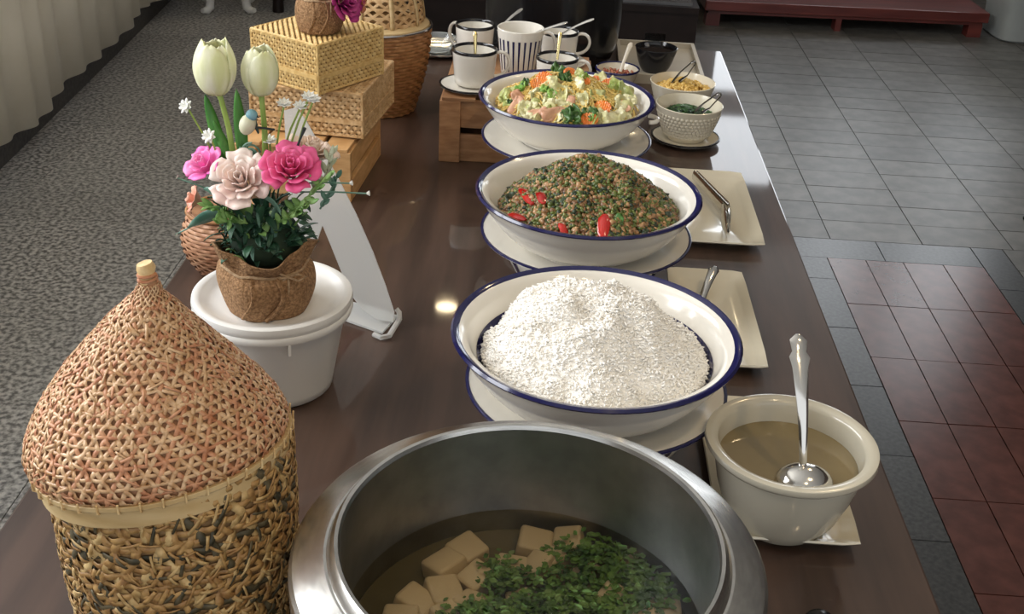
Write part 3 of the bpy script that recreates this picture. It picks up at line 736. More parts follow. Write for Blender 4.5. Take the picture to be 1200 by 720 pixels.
# beige tray, black bowl, sauce bowl
t = thing('serving_tray', 'beige rectangular tray at the far end of the table', 'tray', (.235,2.53,TZ))
trm = mat('beige_tray', (.52,.46,.36), (.58,.52,.42), rough=.35, scale=9)
MB().box((0,0,.004),(.175,.27,.008)).build('tray_base', trm, t, smooth=False)
for x, y, dx, dy in ((-.086,0,.008,.27),(.086,0,.008,.27),(0,.131,.164,.008),(0,-.131,.164,.008)): MB().box((x,y,.014),(dx,dy,.012)).build('tray_lip', trm, t, smooth=False)
small_bowl('black bowl on the beige tray', .222,2.468,TZ+.0085,.046,.052,.026, blackglaze)
MB_ = MB().lathe([(0,.046),(.040,.046)], 32); tag(MB_.build('dark_sauce', mat('soy_sauce',(.010,.006,.004),rough=.08), loc=(.222,2.468,TZ+.0085)), 'dark sauce filling the black bowl', 'sauce')
small_bowl('small cream bowl of chilli sauce with a dark rim beside the black bowl', .136,2.355,TZ,.046,.043,.025, cream, navy)
hs = mound(.136,2.355,.778,.038,.006)
xo = mound_mesh('chilli_flakes', hs, .136, 2.355, .040, mat('sauce_red',(.36,.20,.11),(.58,.45,.33),rough=.4,scale=110)); tag(xo, 'chilli flakes in the small cream bowl with a dark rim', 'chilli flakes', kind='stuff')
crumbs(160, hs, (.136,2.355), .037, .0016, .0035, mat('flake_red',(.28,.03,.015),(.55,.28,.15),rough=.4,scale=120), xo, 'flakes')
spoon('cream coloured spoon standing in the chilli flake bowl', at_y(740,50,2.38), at_y(727,84,2.35), .006, mat('cream_spoon',(.62,.55,.44),rough=.3), 0)
spoon('clear grey spoon standing in the black bowl', at_y(757,50,2.50), at_y(765,72,2.47), .006, mat('grey_spoon',(.13,.13,.14),rough=.2), 0)

# ------------------------------------------------------------------ crates
def crate(label, loc, rz, W, D, H, m, rows):
    t = thing('wooden_crate', label, 'crate', loc, rz)
    p = .018
    for sx in (0,1):
        for sy in (0,1):
            wpost = .036
            MB().box(((wpost/2 if sx == 0 else W-wpost/2), (.004 if sy == 0 else D-.004), H/2), (wpost,.008,H)).build('corner_post', m, t, smooth=False, bevel=.001)
    sh = (H-.012*(rows-1))/rows
    for k in range(rows):
        z = k*(sh+.012)+sh/2
        for y in (.012, D-.012): MB().box((W/2,y,z),(W,.008,sh)).build('side_slat', m, t, smooth=False, bevel=.001)
        for x in (.004, W-.004): MB().box((x,D/2,z),(.008,D-.034,sh)).build('end_slat', m, t, smooth=False, bevel=.001)
    n = 4
    for k in range(n): MB().box(((k+.5)*W/n,D/2,H+.003),(W/n-.008,D,.006)).build('top_slat', m, t, smooth=False, bevel=.001)
    return t
crate('reddish brown slatted wooden crate carrying the mugs', (-.187,1.876,TZ), 0, .26, .29, .110, pine_dk, 2)
crate('light pine slatted crate under the woven boxes', at_z(413,230,TZ)-Vector((.184,.012,0)), math.radians(4)*-1, .187, .215, .082, pine, 2)

# ------------------------------------------------------------------ woven boxes
def woven_box(label, near, rv, lv, H, m, back, sh):
    # near bottom corner, vector along right face, vector along left face
    base = near+(rv+lv)/2; t = thing('woven_box', label, 'basket', base)
    A = near-base; ev = Vector((0,0,1))
    hb = MB(); c = [A, A+rv, A+rv+lv, A+lv]
    k = .985
    hb.add([p*k+ev*z for z in (.001,H-.002) for p in c], [(0,1,2,3),(4,5,6,7),(0,1,5,4),(1,2,6,5),(2,3,7,6),(3,0,4,7)])
    hb.build('box_body', back, t, smooth=False)
    def face(nm, o, eu, ew):
        lu, lw = eu.length, ew.length; o_, u_, w_ = map(np.array, (o, eu, ew))
        mp = lambda U, V: o_[None]+np.outer(U,u_)+np.outer(V,w_)
        nw = max(4, round(lw/sh)); nu = max(4, round(lu/(sh*1.9))); mb = MB()
        for i in range(nu*2+1):
            V = np.linspace(0,1,12); mb.ribbon(mp, np.full(12,(i)/(nu*2)), V, .0022, .0004, .0006)
        for j in range(nw):
            U = np.linspace(0,1,nu*6+1)
            mb.ribbon(mp, U, np.full(len(U),(j+.5)/nw)+.02/nw*np.sin(U*40), lw/nw*.80, .0006+.0016*np.sin(U*nu*2*PI*1.0+PI*(j%2)), .0007)
        mb.build(nm, m, t, angle=0)['kind'] = 'stuff'
    Z = ev*H
    face('woven_side', A+rv, -rv, Z) if False else face('woven_side', A, rv, Z)
    face('woven_side', A+lv, -lv, Z); face('woven_side', A+rv, lv, Z); face('woven_side', A+rv+lv, -rv, Z)
    face('woven_top', A+Z, rv, lv)
    for i in range(4):
        p0, p1 = c[i], c[(i+1)%4]
        MB().tube([p0+Z, p0.lerp(p1,.5)+Z, p1+Z], .0024, 6).build('edge_binding', m, t)
        MB().tube([p0+ev*.002, p1+ev*.002], .0024, 6).build('edge_binding', m, t)
        MB().tube([p0, p0+Z], .0024, 6).build('edge_binding', m, t)
        e_ = (p1-p0).normalized(); nn = Vector((e_.y,-e_.x,0))
        MB().box((p0+p1)/2+ev*H*.36+nn*.0022, ((p1-p0).length,.0015,.0075), M=Matrix.Rotation(math.atan2(e_.y,e_.x),3,'Z')).build('lid_band', m, t, smooth=False)
    return t
zc = TZ+.088
woven_box('wider pale woven box lying under the yellow woven box', Vector((-.293,1.722,zc+.003)), Vector((.022,.185,0)), Vector((-.182,.022,0)), .072, wick_pale, wick_back, .0066)
woven_box('yellow woven wicker box on top of the pale woven box', Vector((-.356,1.699,zc+.078)), Vector((.080,.126,0)), Vector((-.119,.066+.009,0)), .077, wick, wick_back, .0058)

# ------------------------------------------------------------------ burlap wrapped pots
def burlap_pot(t, R, H, neck, seed, tie=True, fold=True):
    n = 96
    def fn(a, r, z):
        v = z/H
        k = 1+.05*noise.noise(Vector((math.cos(a)*1.6+seed, math.sin(a)*1.6, v*1.5)))*2
        k += .022*math.sin(a*9+seed*5+3*noise.noise(Vector((math.cos(a)*2, math.sin(a)*2, seed))))*math.exp(-((v-neck)/.25)**2)
        if v > neck: k += .10*(v-neck)/(1-neck)*math.sin(a*5+seed)*.9 + .04*math.sin(a*11+seed)
        zz = z + (.10*H*math.sin(a*3+seed*2)*max(0,(v-neck)/(1-neck)))
        return (r*k*math.cos(a), r*k*math.sin(a), zz)
    prof = []
    for i in range(33):
        v = i/32
        if v < neck: r = R*(.80+.24*math.sin(PI*min(1,(v/neck)*.78+.05)))
        else: r = R*(.865+.14*((v-neck)/(1-neck)))
        if abs(v-neck) < .06: r *= .965
        prof.append((r, v*H))
    wrap = MB().lathe([(0,.001)]+prof+[(prof[-1][0]-.004,H-.002),(prof[20][0]-.006,H*.7)], n, fn=fn).build('burlap_wrap', burlap, t, angle=0)
    if fold:
        for a0 in (-1.9,-1.35):
            pts = []; rr_ = []
            for i in range(12):
                v = i/11; a = a0+.28*math.sin(v*2.6)+.1*v; r = R*(.80+.24*math.sin(PI*min(1,v*.78+.05)))*1.015
                pts.append((r*math.cos(a), r*math.sin(a), .003+v*neck*H*.93)); rr_.append(R*(.10-.04*v))
            MB().tube(pts, rr_, 10, flat=.55).build('burlap_fold', burlap, wrap)
    if tie:
        zt = neck*H; ring = []
        for i in range(61):
            a = 2*PI*i/60; x, y, z = fn(a, R*.865, zt); ring.append((x*1.025,y*1.025,zt+.001*math.sin(a*7)))
        tw = MB().tube(ring, .0016, 6, cap=False).build('twine', twine, t)
        a = -.85; bx_, by_ = R*.97*math.cos(a), R*.97*math.sin(a)
        bow = MB()
        for s_ in (-1,1):
            bow.tube([(bx_,by_,zt),(bx_+s_*.012,by_-.004,zt+.006),(bx_+s_*.020,by_-.003,zt+.003),(bx_+s_*.012,by_-.004,zt-.002),(bx_,by_-.001,zt)], .0013, 6)
            bow.tube([(bx_,by_,zt),(bx_+s_*.007-.006,by_-.004,zt-.010),(bx_+s_*.010-.010,by_-.003,zt-.021)], .0013, 6)
        bow.build('twine_bow', twine, tw)

# petals
def rose(t, name, c, d, R, m, seed, layers=((.13,3),(.28,4),(.48,5),(.68,5),(.92,6))):
    M = frame_to(d); mb = MB(); rnd = random.Random(seed)
    for li, (q, cnt) in enumerate(layers):
        for k in range(cnt):
            a0 = 2*PI*(k+.5*(li%2))/cnt+rnd.uniform(-.15,.15)+li*.7; wd = 1.5*PI/cnt*(1.25 if li else 1.5)
            op = q; hh = R*(1.05-.36*q)
            def fn(u, v, a0=a0, wd=wd, op=op, hh=hh, s=rnd.random()):
                rad_ = R*(.10+.05*li+ (op-.1)*v**1.3*.95)
                w_ = wd*(.45+.62*math.sin(PI*min(1,.12+.62*v)))*(1 if v < .95 else .93)
                an = a0+u*w_*.5
                z = hh*v*(1-.06*u*u) - R*.16*op*max(0,v-.72)*3.3*op + .04*R*math.sin(u*5+s*6)*v
                rad_ += R*.10*op*max(0,v-.7)*3 + .05*R*math.sin(u*4+s*9)*v*op
                return Vector(c)+M @ Vector((rad_*math.cos(an), rad_*math.sin(an), z))
            mb.patch(fn, 8, 8)
    o = mb.build(name, m, t, solid=.0007, angle=0); return o
def blade(mb, a, b, wd, bend, side, n=12):
    a, b = Vector(a), Vector(b); ax = (b-a); sd_ = Vector(side).normalized(); nr = ax.cross(sd_).normalized()
    def fn(u, v):
        w_ = wd*math.sin(PI*min(1,.13+.87*v))**.7*(1-.1*v)
        return a+ax*v+nr*(bend*math.sin(PI*v*.8)-.25*wd*(1-abs(u))) + sd_*(u*w_)
    return mb.patch(fn, 4, n)
tulm = mat('cream_tulip', (.70,.72,.36), (.86,.85,.62), rough=.45, scale=24, stretch=(3,3,.7), sss=.15)
stemm = mat('green_stem', (.22,.34,.06), (.34,.46,.12), rough=.45, scale=30)
leafm = mat('tulip_leaf', (.035,.16,.02), (.09,.27,.045), rough=.4, scale=20, stretch=(6,6,.5))
pinkm = mat('hot_pink_petal', (.70,.045,.20), (.80,.13,.32), rough=.5, scale=30, sss=.1)
paleM = mat('pale_pink_petal', (.80,.56,.50), (.88,.76,.69), rough=.5, scale=26, sss=.1)
pinkv = mat('bright_pink_petal', (.78,.10,.42), (.88,.28,.55), rough=.5, scale=30, sss=.1)
peach = mat('peach_petal', (.72,.52,.40), (.80,.66,.55), rough=.5, scale=30)
deepgr = mat('deep_foliage', (.010,.045,.024), (.035,.11,.055), rough=.5, scale=50)
teal = mat('bluish_leaf', (.06,.17,.12), (.18,.32,.25), rough=.5, scale=40)
lime = mat('fresh_sprig', (.12,.27,.06), (.26,.42,.14), rough=.5, scale=50)
whiteflower = mat('white_blossom', (.82,.82,.74), (.9,.9,.86), rough=.5, scale=50)
dryst = mat('dark_stick', (.02,.03,.03), rough=.6)

# white bucket with lid
t = thing('bucket', 'white round plastic bucket with a lid standing behind the tall basket', 'bucket', (-.300,1.142,TZ))
MB().lathe([(0,0),(.060,0),(.064,.003),(.0655,.012),(.083,.104),(.0845,.106),(.0845,.108),(0,.108)], 64).build('bucket_body', plastic_w, t, angle=50)
bl = MB().lathe([(.0835,.100),(.089,.099),(.0905,.103),(.0895,.107),(.0885,.108),(.0895,.110),(.0905,.114),(.0895,.119),(.086,.1205),(.080,.119),(.074,.113),(.060,.1125),(0,.1125)], 64).build('bucket_lid', plastic_w, t, angle=50)
for a in (-1.15,): MB().box((.087*math.cos(a),.087*math.sin(a),.092),(.004,.003,.014),M=Matrix.Rotation(a,3,'Z')).build('lid_clip', plastic_w, bl, smooth=False)

PB = Vector((-.302,1.128,TZ+.113))
t = thing('flower_arrangement', 'artificial tulips and roses in a burlap wrapped pot on the white bucket', 'flowers', PB)
burlap_pot(t, .053, .078, .70, 1.3)
MB().ell((0,.006,.078), (.040,.036,.034), 20, 10).build('moss', soil_m, t)
W = lambda a, b, dy=0: at_y(a, b, PB.y+dy)-PB
def tulip(c, s, seed):
    mb = MB(); c = Vector(c)
    for k in range(6):
        a0 = 2*PI*k/6+.3+seed; inn = k % 2
        def fn(u, v, a0=a0, inn=inn):
            r = s*(.10+.52*math.sin(PI*min(1,.08+.66*v**.72)))*(1-.05*inn)
            if v > .6: r *= 1-(.34 if inn else .22)*((v-.6)/.4)**1.6
            w_ = 1.75*math.sin(PI*min(1,.25+.52*v))**.7
            if v > .86: w_ *= math.sqrt(max(.06,1-((v-.86)/.15)**2))
            an = a0+u*w_*.62
            return c+Vector((r*math.cos(an), r*math.sin(an), s*(1.62*v*(1-.05*((k*7)%3)))+.03*s*math.sin(u*6+k)*v - .03*s*u*u))
        mb.patch(fn, 8, 14)
    return mb.build('tulip_head', tulm, t, solid=.0009, angle=0)
h1 = W(254,109,.0); h2 = W(306,110,.01)
tulip(h1, .0345, .2); tulip(h2, .0305, .9)
MB().tube([W(274,186,-.0), W(268,150), W(259,116), h1+Vector((0,0,.004))], [.0034,.0030,.0028,.0035], 10).build('tulip_stem', stemm, t)
MB().tube([W(311,186,.01), W(310,150,.01), W(307,118,.01), h2+Vector((0,0,.004))], [.0034,.0030,.0028,.0035], 10).build('tulip_stem', stemm, t)
for a, b, wd, dy in (((262,186),(240,110),.007,.008),((286,190),(277,104),.007,.012),((270,188),(250,140),.006,.004)):
    mb = MB(); blade(mb, W(*a,dy), W(*b,dy+.012), wd, .006, (1,.3,0)); mb.build('tulip_leaf', leafm, t, solid=.0006, angle=0)
rose(t, 'pale_rose', W(286,217,-.022), (-.02,-.62,.62), .029, paleM, 3)
rose(t, 'hot_pink_rose', W(341,205,-.018), (.12,-.5,.75), .0275, pinkm, 5)
rose(t, 'bright_pink_rose', W(246,200,-.006), (-.35,-.45,.75), .023, pinkv, 8, ((.2,3),(.5,4),(.85,5)))
rose(t, 'peach_rose', W(362,188,.022), (.3,.1,.9), .026, peach, 11)
rose(t, 'coral_rose', W(237,236,.004), (-.8,-.3,.35), .018, mat('coral_petal',(.72,.25,.17),(.80,.48,.34),rough=.5,scale=30), 13, ((.3,3),(.8,5)))
# small white blossoms on wires
def blossom(c, d, s, stem_to=None, name='white_blossom'):
    M = frame_to(d); mb = MB(); c = Vector(c)
    for li in range(2):
        for k in range(7):
            a0 = 2*PI*(k+.5*li)/7
            fn = lambda u, v, a0=a0, li=li: c+M @ (Matrix.Rotation(a0,3,'Z') @ Vector((s*v*(1-.25*li), u*s*.26*math.sin(PI*(.1+.85*v)), s*(.30+.35*li)*v)))
            mb.patch(fn, 2, 4)
    mb.build(name, whiteflower, t, solid=.0005, angle=0)
    if stem_to is not None: MB().tube([c, c.lerp(Vector(stem_to),.5)+Vector((0,.0,.004)), stem_to], .0011, 6).build('wire_stem', stemm, t)
blossom(W(219,125,.0), (-.4,-.7,.5), .0085, W(262,205,.01)); blossom(W(246,160,-.006), (-.3,-.8,.5), .0085, W(258,196))
for (a, b), (a2, b2) in (((333,123),(322,186)),((362,115),(338,178)),((352,126),(330,184)),((316,166),(318,190)),((367,118),(345,184))):
    c = W(a,b,.012); blossom(c, (.1,-.2,1), .0085, W(a2,b2,.010), 'pale_umbel')
# bird figurine
bt = MB().ell(W(290,146,-.004), (.0085,.0085,.0115), 16, 10, M=Matrix.Rotation(.35,3,'Y')).build('bird_body', mat('bird_cream',(.66,.66,.46),(.78,.76,.60),rough=.5,scale=60), t)
MB().ell(W(295,135,-.004), (.0062,.0062,.0062), 14, 8).build('bird_head', mat('bird_blue',(.09,.26,.36),(.2,.40,.46),rough=.5,scale=70), bt)
MB().tube([W(300,136,-.004), W(304,138,-.006)], [.0018,.0003], 6).build('beak', dryst, bt)
MB().tube([W(298,140,0), W(300,148,.004), W(303,156,.006)], [.004,.004,.002], 8, flat=.4).build('wing', mat('bird_dark',(.04,.07,.09),rough=.5), bt)
MB().tube([W(300,149,.0), W(322,152,.006)], .0012, 6).build('perch', dryst, t)
MB().tube([W(346,178,-.006), W(353,160,-.006), W(357,150,-.006)], [.0012,.0012,.0022], 6).build('dark_twig', dryst, t)
cm = MB()
for k in range(5):
    a0 = k*1.3; cc = W(293,178,-.004)
    cm.tube([cc+Vector((math.cos(a0+s_*.5)*(.011-.0011*s_), -.004*k*.3, math.sin(a0+s_*.5)*(.011-.0011*s_))) for s_ in range(9)], .0011, 5)
cm.build('curled_tendril', teal, t)
# foliage sprigs
def sprig(pts, ls, m, name, nl=14):
    pts = [Vector(p) for p in pts]; mb = MB(); mb.tube(pts, .0009, 5)
    for k in range(nl):
        u = (k+1)/nl*(len(pts)-1); i = min(int(u), len(pts)-2); p = pts[i].lerp(pts[i+1], u-i); ax = (pts[i+1]-pts[i]).normalized()
        d_ = (ax*.6+Vector((random.uniform(-1,1),random.uniform(-1,.4),random.uniform(-.3,1)))*.9).normalized()
        blade(mb, p, p+d_*ls*random.uniform(.7,1.2), ls*.26, ls*.08, d_.cross(Vector((random.uniform(-.4,.4),-.6,.8))), 4)
    return mb.build(name, m, t, solid=.0004, angle=0)
sprig([W(330,255,-.03), W(352,240,-.036), W(385,205,-.03)], .014, lime, 'sprig', 18)
sprig([W(325,262,-.035), W(345,252,-.045), W(362,238,-.05)], .012, lime, 'sprig', 16)
sprig([W(365,225,-.01), W(380,210,-.008), W(388,180,-.0)], .012, mat('dusty_sprig',(.30,.34,.22),(.45,.48,.34),rough=.6,scale=50), 'sprig', 16)
sprig([W(275,255,-.03), W(262,246,-.04), W(245,240,-.042)], .013, lime, 'sprig', 16)
sprig([W(290,262,-.04), W(272,258,-.048), W(255,262,-.05)], .013, lime, 'sprig', 14)
sprig([W(375,245,-.01), W(385,228,-.005), W(395,208,0)], .011, teal, 'sprig', 12)
for k in range(290):
    a = random.uniform(PI*.9, PI*2.1); r = random.uniform(.012,.042); p = Vector((r*math.cos(a), r*math.sin(a), .066+random.uniform(0,.062)))
    e = p+Vector((math.cos(a)*random.uniform(.006,.022)+random.uniform(-.008,.008), math.sin(a)*random.uniform(.006,.018), random.uniform(-.016,.026)))
    mb = MB(); blade(mb, p, e, random.uniform(.0015,.0062), .004, Vector((-math.sin(a),math.cos(a),.3)), 6)
    mb.build('leaf', deepgr if k % 5 else (teal if k % 2 else lime), t, solid=.0004, angle=0)
for a, b, c, dd in (((262,248),(238,258),(220,268),.011),((262,240),(245,232),(238,222),.010),((330,250),(316,240),(306,232),.008)):
    mb = MB(); blade(mb, W(*a,-.04), W(*c,-.035), dd, .004, (0,-.5,.8), 8); mb.build('broad_leaf', teal, t, solid=.0005, angle=0)
for a, b in (((350,225),(432,227)),((268,232),(206,208)),((262,248),(206,275)),((350,215),(412,215))):
    e = W(*b, -.025); ws = MB().tube([W(*a,-.02), W((a[0]+b[0])/2,(a[1]+b[1])/2-1,-.026), e], .0009, 5).build('wire_stem', teal, t)
    MB().tube([e-Vector((.002 if b[0]>300 else -.002,0,0)), e+Vector((.001,0,.0005))], [.0012,.003], 8).build('wire_tip', whiteflower, ws)

# second burlap pot on the yellow box
PB2 = Vector((-.366,1.775,zc+.1575+.001))
t = thing('burlap_flower_pot', 'burlap wrapped pot with a magenta flower on the yellow woven box', 'flower pot', PB2)
burlap_pot(t, .036, .085, .62, 4.2, tie=True)
W = lambda a, b, dy=0: at_y(a, b, PB2.y+dy)-PB2
MB().ell((0,0,.075), (.03,.03,.012), 16, 8).build('moss', soil_m, t)
rose(t, 'magenta_rose', W(398,2,-.01), (.7,-.4,.25), .030, mat('magenta_petal',(.34,.02,.16),(.55,.06,.25),rough=.5,scale=30), 21)
rose(t, 'orange_rose', W(415,2,.01), (.9,-.2,.1), .020, mat('rust_petal',(.42,.10,.05),(.60,.22,.12),rough=.5,scale=30), 22, ((.3,3),(.8,5)))
MB().tube([(.0,0,.07),(.02,-.005,.09), W(396,0,-.01)], .002, 6).build('stem', stemm, t)

# ------------------------------------------------------------------ round wicker basket with openwork lid
t = thing('wicker_basket', 'round brown wicker basket with a pale openwork lid behind the woven boxes', 'basket', (-.328,2.14,TZ))
def rwall(v): return .066+.030*math.sin(min(1,v*1.05)*PI/2)
rw_ = np.vectorize(rwall); HB = .165
mpb = lambda U, V: np.stack([rw_(V)*np.cos(U*2*PI), rw_(V)*np.sin(U*2*PI), V*HB+.001], -1)
MB().lathe([(0,.002)]+[(rwall(k/10)-.0015, k/10*HB+.001) for k in range(11)]+[(.08,HB-.002),(0,HB-.004)], 56).build('lining', wick_back, t)
mb = MB()
for j in range(26):
    U = np.linspace(0,1,181); mb.ribbon(mpb, U, np.full(181,(j+.5)/26), HB/26*.85, .0004+.0012*np.sin(U*2*PI*22+PI*(j%2)), .0006)
mb.build('woven_wall', wick_brown, t, angle=0)['kind'] = 'stuff'
MB().tube([(.0965*math.cos(a),.0965*math.sin(a),HB) for a in [2*PI*k/64 for k in range(65)]], .0030, 8, cap=False).build('metal_rim', chrome, t)
ld = thing('tmp', None, None, (0,0,0)); bpy.data.objects.remove(ld)
MB().lathe([(.093,HB+.001),(.093,HB+.004),(.082,HB+.010),(.080,HB+.008)], 56, close=True).build('lid_rim', bamboo, t)
rl = lambda v: .082-.030*v**2
rlv = np.vectorize(rl); mpl = lambda U, V: np.stack([rlv(V)*np.cos(U*2*PI), rlv(V)*np.sin(U*2*PI), HB+.008+V*.095], -1)
mb = MB()
for k in range(22):
    for s_ in (-1,1):
        V = np.linspace(0,1,24); mb.ribbon(mpl, k/22+s_*V*.28, V, .0052, .0006+.0008*np.sin(V*40+k), .0005)
for j in range(6): U = np.linspace(0,1,97); mb.ribbon(mpl, U, np.full(97,.06+j*.16), .0045, .0003, .0005)
mb.build('lid_openwork', wick_pale, t, angle=0)['kind'] = 'stuff'
for k in range(9):
    a = 2*PI*k/9+.25; V = np.linspace(0,1,10); mb = MB(); mb.ribbon(mpl, np.full(10,a/(2*PI)), V, .008, .0022, .0012); mb.build('lid_rib', bamboo, t, solid=.001, angle=0)
MB().lathe([(.052,HB+.10),(.052,HB+.108),(.02,HB+.118),(0,HB+.12)], 40).build('lid_cap', bamboo, t)

# small ball basket behind the bucket
t = thing('small_wicker_basket', 'small reddish wicker basket at the table edge behind the white bucket', 'basket', (-.438,1.425,TZ))
rb_ = lambda v: .030+.026*math.sin(PI*(.08+.80*v)); rbv = np.vectorize(rb_)
mps = lambda U, V: np.stack([rbv(V)*np.cos(U*2*PI), rbv(V)*np.sin(U*2*PI), V*.088+.001], -1)
MB().lathe([(0,.001)]+[(rb_(k/10)-.0012, k/10*.088+.001) for k in range(11)]+[(0,.086)], 40).build('lining', straw_back, t)
mb = MB()
for j in range(17):
    U = np.linspace(0,1,129); mb.ribbon(mps, U, np.full(129,(j+.5)/17), .0042, .0004+.0012*np.sin(U*2*PI*16+PI*(j%2)), .0006)
mb.build('woven_wall', mat('reddish_wicker',(.42,.19,.10),(.60,.34,.20),rough=.5,scale=80), t, angle=0)['kind'] = 'stuff'
MB().tube([(.046*math.cos(a),.046*math.sin(a),.089) for a in [2*PI*k/40 for k in range(41)]], .0025, 8, cap=False).build('rim', wick_brown, t)

# silver tray with glass dish
plate_round('silver_tray', 'round shiny silver tray beside the wicker basket', -.255,2.545,TZ,.078,.010,.05, chrome, chrome)
t = thing('glass_dish', 'small clear glass dish on the silver tray', 'dish', (-.262,2.535,TZ+.0065))
glass = mat('clear_glass', (.9,.93,.92), rough=.04, trans=.9, ior=1.45)
MB().lathe([(0,0),(.03,0),(.034,.003),(.044,.026),(.046,.027),(.045,.029),(.042,.027),(.031,.006),(0,.005)], 40).build('dish_body', glass, t)

# ------------------------------------------------------------------ mugs on the crate
CT = TZ+.116
def mug(label, x, y, R, H, ha, rim=navy, stripes=0, taper=.9, z=CT+.0002):
    t = thing('mug', label, 'mug', (x,y,z))
    rb = R*taper; pr = lambda v: rb+(R-rb)*v
    MB().lathe([(0,.002),(rb*.9,.001),(rb,.004)]+[(pr(k/6),.004+(H-.004)*k/6) for k in range(1,7)]+[(R-.001,H+.001),(R-.003,H)]+[(pr(k/6)-.003,.006+(H-.006)*k/6) for k in range(5,-1,-1)]+[(0,.005)], 48).build('mug_body', white, t, angle=50)
    if rim: MB().lathe([(R+.0004,H-.0035),(R+.0004,H+.0005),(R-.0015,H+.0018),(R-.0036,H-.0005),(R-.0038,H-.003)], 48).build('rim_band', rim, t, angle=60)
    c, s_ = math.cos(ha), math.sin(ha)
    hx = np.array([0,.010,.020,.024,.021,.010,-.001]); hz = np.array([.88,.92,.84,.64,.42,.27,.24])*H; ts = np.linspace(0,1,25)
    cf = lambda y_: np.polyval(np.polyfit(np.linspace(0,1,7), y_, 5), ts)
    pts = [(R*.93+x_, z_) for x_, z_ in zip(cf(hx), cf(hz))]
    MB().tube([(p*c,p*s_,q) for p, q in pts], .0042, 8, flat=.7).build('handle', white, t)
    for k in range(stripes):
        a0 = 2*PI*k/stripes; wd = .0042/R
        fn = lambda u, v, a0=a0: ((pr(.08+.72*v)+.0006)*math.cos(a0+u*wd/2*(.55+.45*v)), (pr(.08+.72*v)+.0006)*math.sin(a0+u*wd/2*(.55+.45*v)), .004+(H-.004)*(.08+.72*v))
        MB().patch(fn, 2, 6).build('stripe', navy, t, angle=0)
    return t
plate_round('saucer', 'white saucer with a black rim under the white mug on the crate corner', -.138,1.937,CT+.0002,.056,.006,.032, white, blackglaze)
mug('white mug with black rim on a saucer at the corner of the crate', -.134,1.940,.0385,.062,.15, blackglaze, z=CT+.0062, taper=.88)
mug('tall white mug with vertical navy stripes on the crate', -.060,2.035,.042,.084,.05, None, 24, .78)
mug('white mug with black rim right behind the noodle bowl', .008,1.955,.0365,.058,.0, blackglaze)
mug('white mug with black rim at the back of the crate beside the silver tray', -.147,2.115,.036,.064,2.6, blackglaze)
plate_round('saucer', 'white saucer under the rear mug with a tilted spoon', .012,2.112,CT+.0002,.050,.005,.030, white, white)
mug('white mug with black rim on a plain saucer holding a tilted spoon', .010,2.115,.035,.055,.1, blackglaze, z=CT+.0062)
spoon('golden flat spoon handle upright in the mug at the crate corner', at_y(557,37,1.955), at_y(557,72,1.940), .0040, brass, 0)
spoon('golden flat spoon handle upright in the mug behind the noodles', at_y(657,38,1.970), at_y(653,70,1.955), .0040, brass, 0)
spoon('silver spoon leaning in the rear mug beside the silver tray', at_y(612,10,2.16), at_y(583,36,2.115), .0045, chrome, 0)
spoon('silver spoon leaning in the striped mug', at_y(665,26,2.05), at_y(615,45,2.04), .0042, chrome, 0)
spoon('silver spoon leaning in the rear mug on the plain saucer', at_y(696,22,2.12), at_y(655,42,2.115), .0042, chrome, 0)
# big black pot at the far end
t = thing('black_pot', 'large glossy black cylindrical food warmer at the far end of the table', 'pot', (-.005,2.545,TZ))
MB().lathe([(0,0),(.115,0),(.125,.004),(.135,.016),(.146,.05),(.150,.10),(.150,.30),(.153,.302),(.153,.312),(.145,.314),(0,.318)], 72).build('pot_body', black_m, t, angle=50)
MB().lathe([(.15,.316),(.14,.335),(.08,.36),(0,.366)], 72).build('pot_lid', black_m, t)
MB().ell((0,0,.378), (.02,.02,.016), 16, 8).build('lid_knob', black_m, t)

# ------------------------------------------------------------------ white display easel
EY0, EY1 = 1.31, 1.395
t = thing('display_easel', 'white translucent plastic display easel leaning behind the white bucket', 'easel', (-.27,1.34,TZ))
eb = Vector((-.27,1.34,TZ))
def epl(px0, py0):                          # leaning plane of the easel back
    n_ = Vector((-.15,-1,.33)).normalized(); p0 = at_z(462,380,TZ+.006); d_ = _ray(px0,py0); return CAM+d_*((p0-CAM).dot(n_)/d_.dot(n_)), n_
outer = [(347,126),(358,140),(376,172),(397,210),(418,252),(437,295),(452,335),(462,366),(461,378)]
inner = [(440,374),(424,362),(411,345),(400,318),(388,288),(378,264)]
pr_ = [epl(*q)[0]-eb for q in outer+inner]; nn = epl(0,0)[1]
crown = pr_[0]; fork = pr_[-1]
dn = Vector((-.045,.0,-1)).normalized()
left = [fork+Vector((-.010,0,-.03)), fork+Vector((-.052,.018,-.112)), fork+Vector((-.078,.018,-.112)), fork+Vector((-.045,.012,.02)), crown+Vector((-.016,.003,-.006))]
loop = pr_+left; n = len(loop); th = nn*.0022
mb = MB().add([p+th*.5 for p in loop]+[p-th*.5 for p in loop], [tuple(range(n)), tuple(range(n,2*n))[::-1]]+[(i,(i+1)%n,n+(i+1)%n,n+i) for i in range(n)])
mb.build('easel_back', frost, t, angle=30)
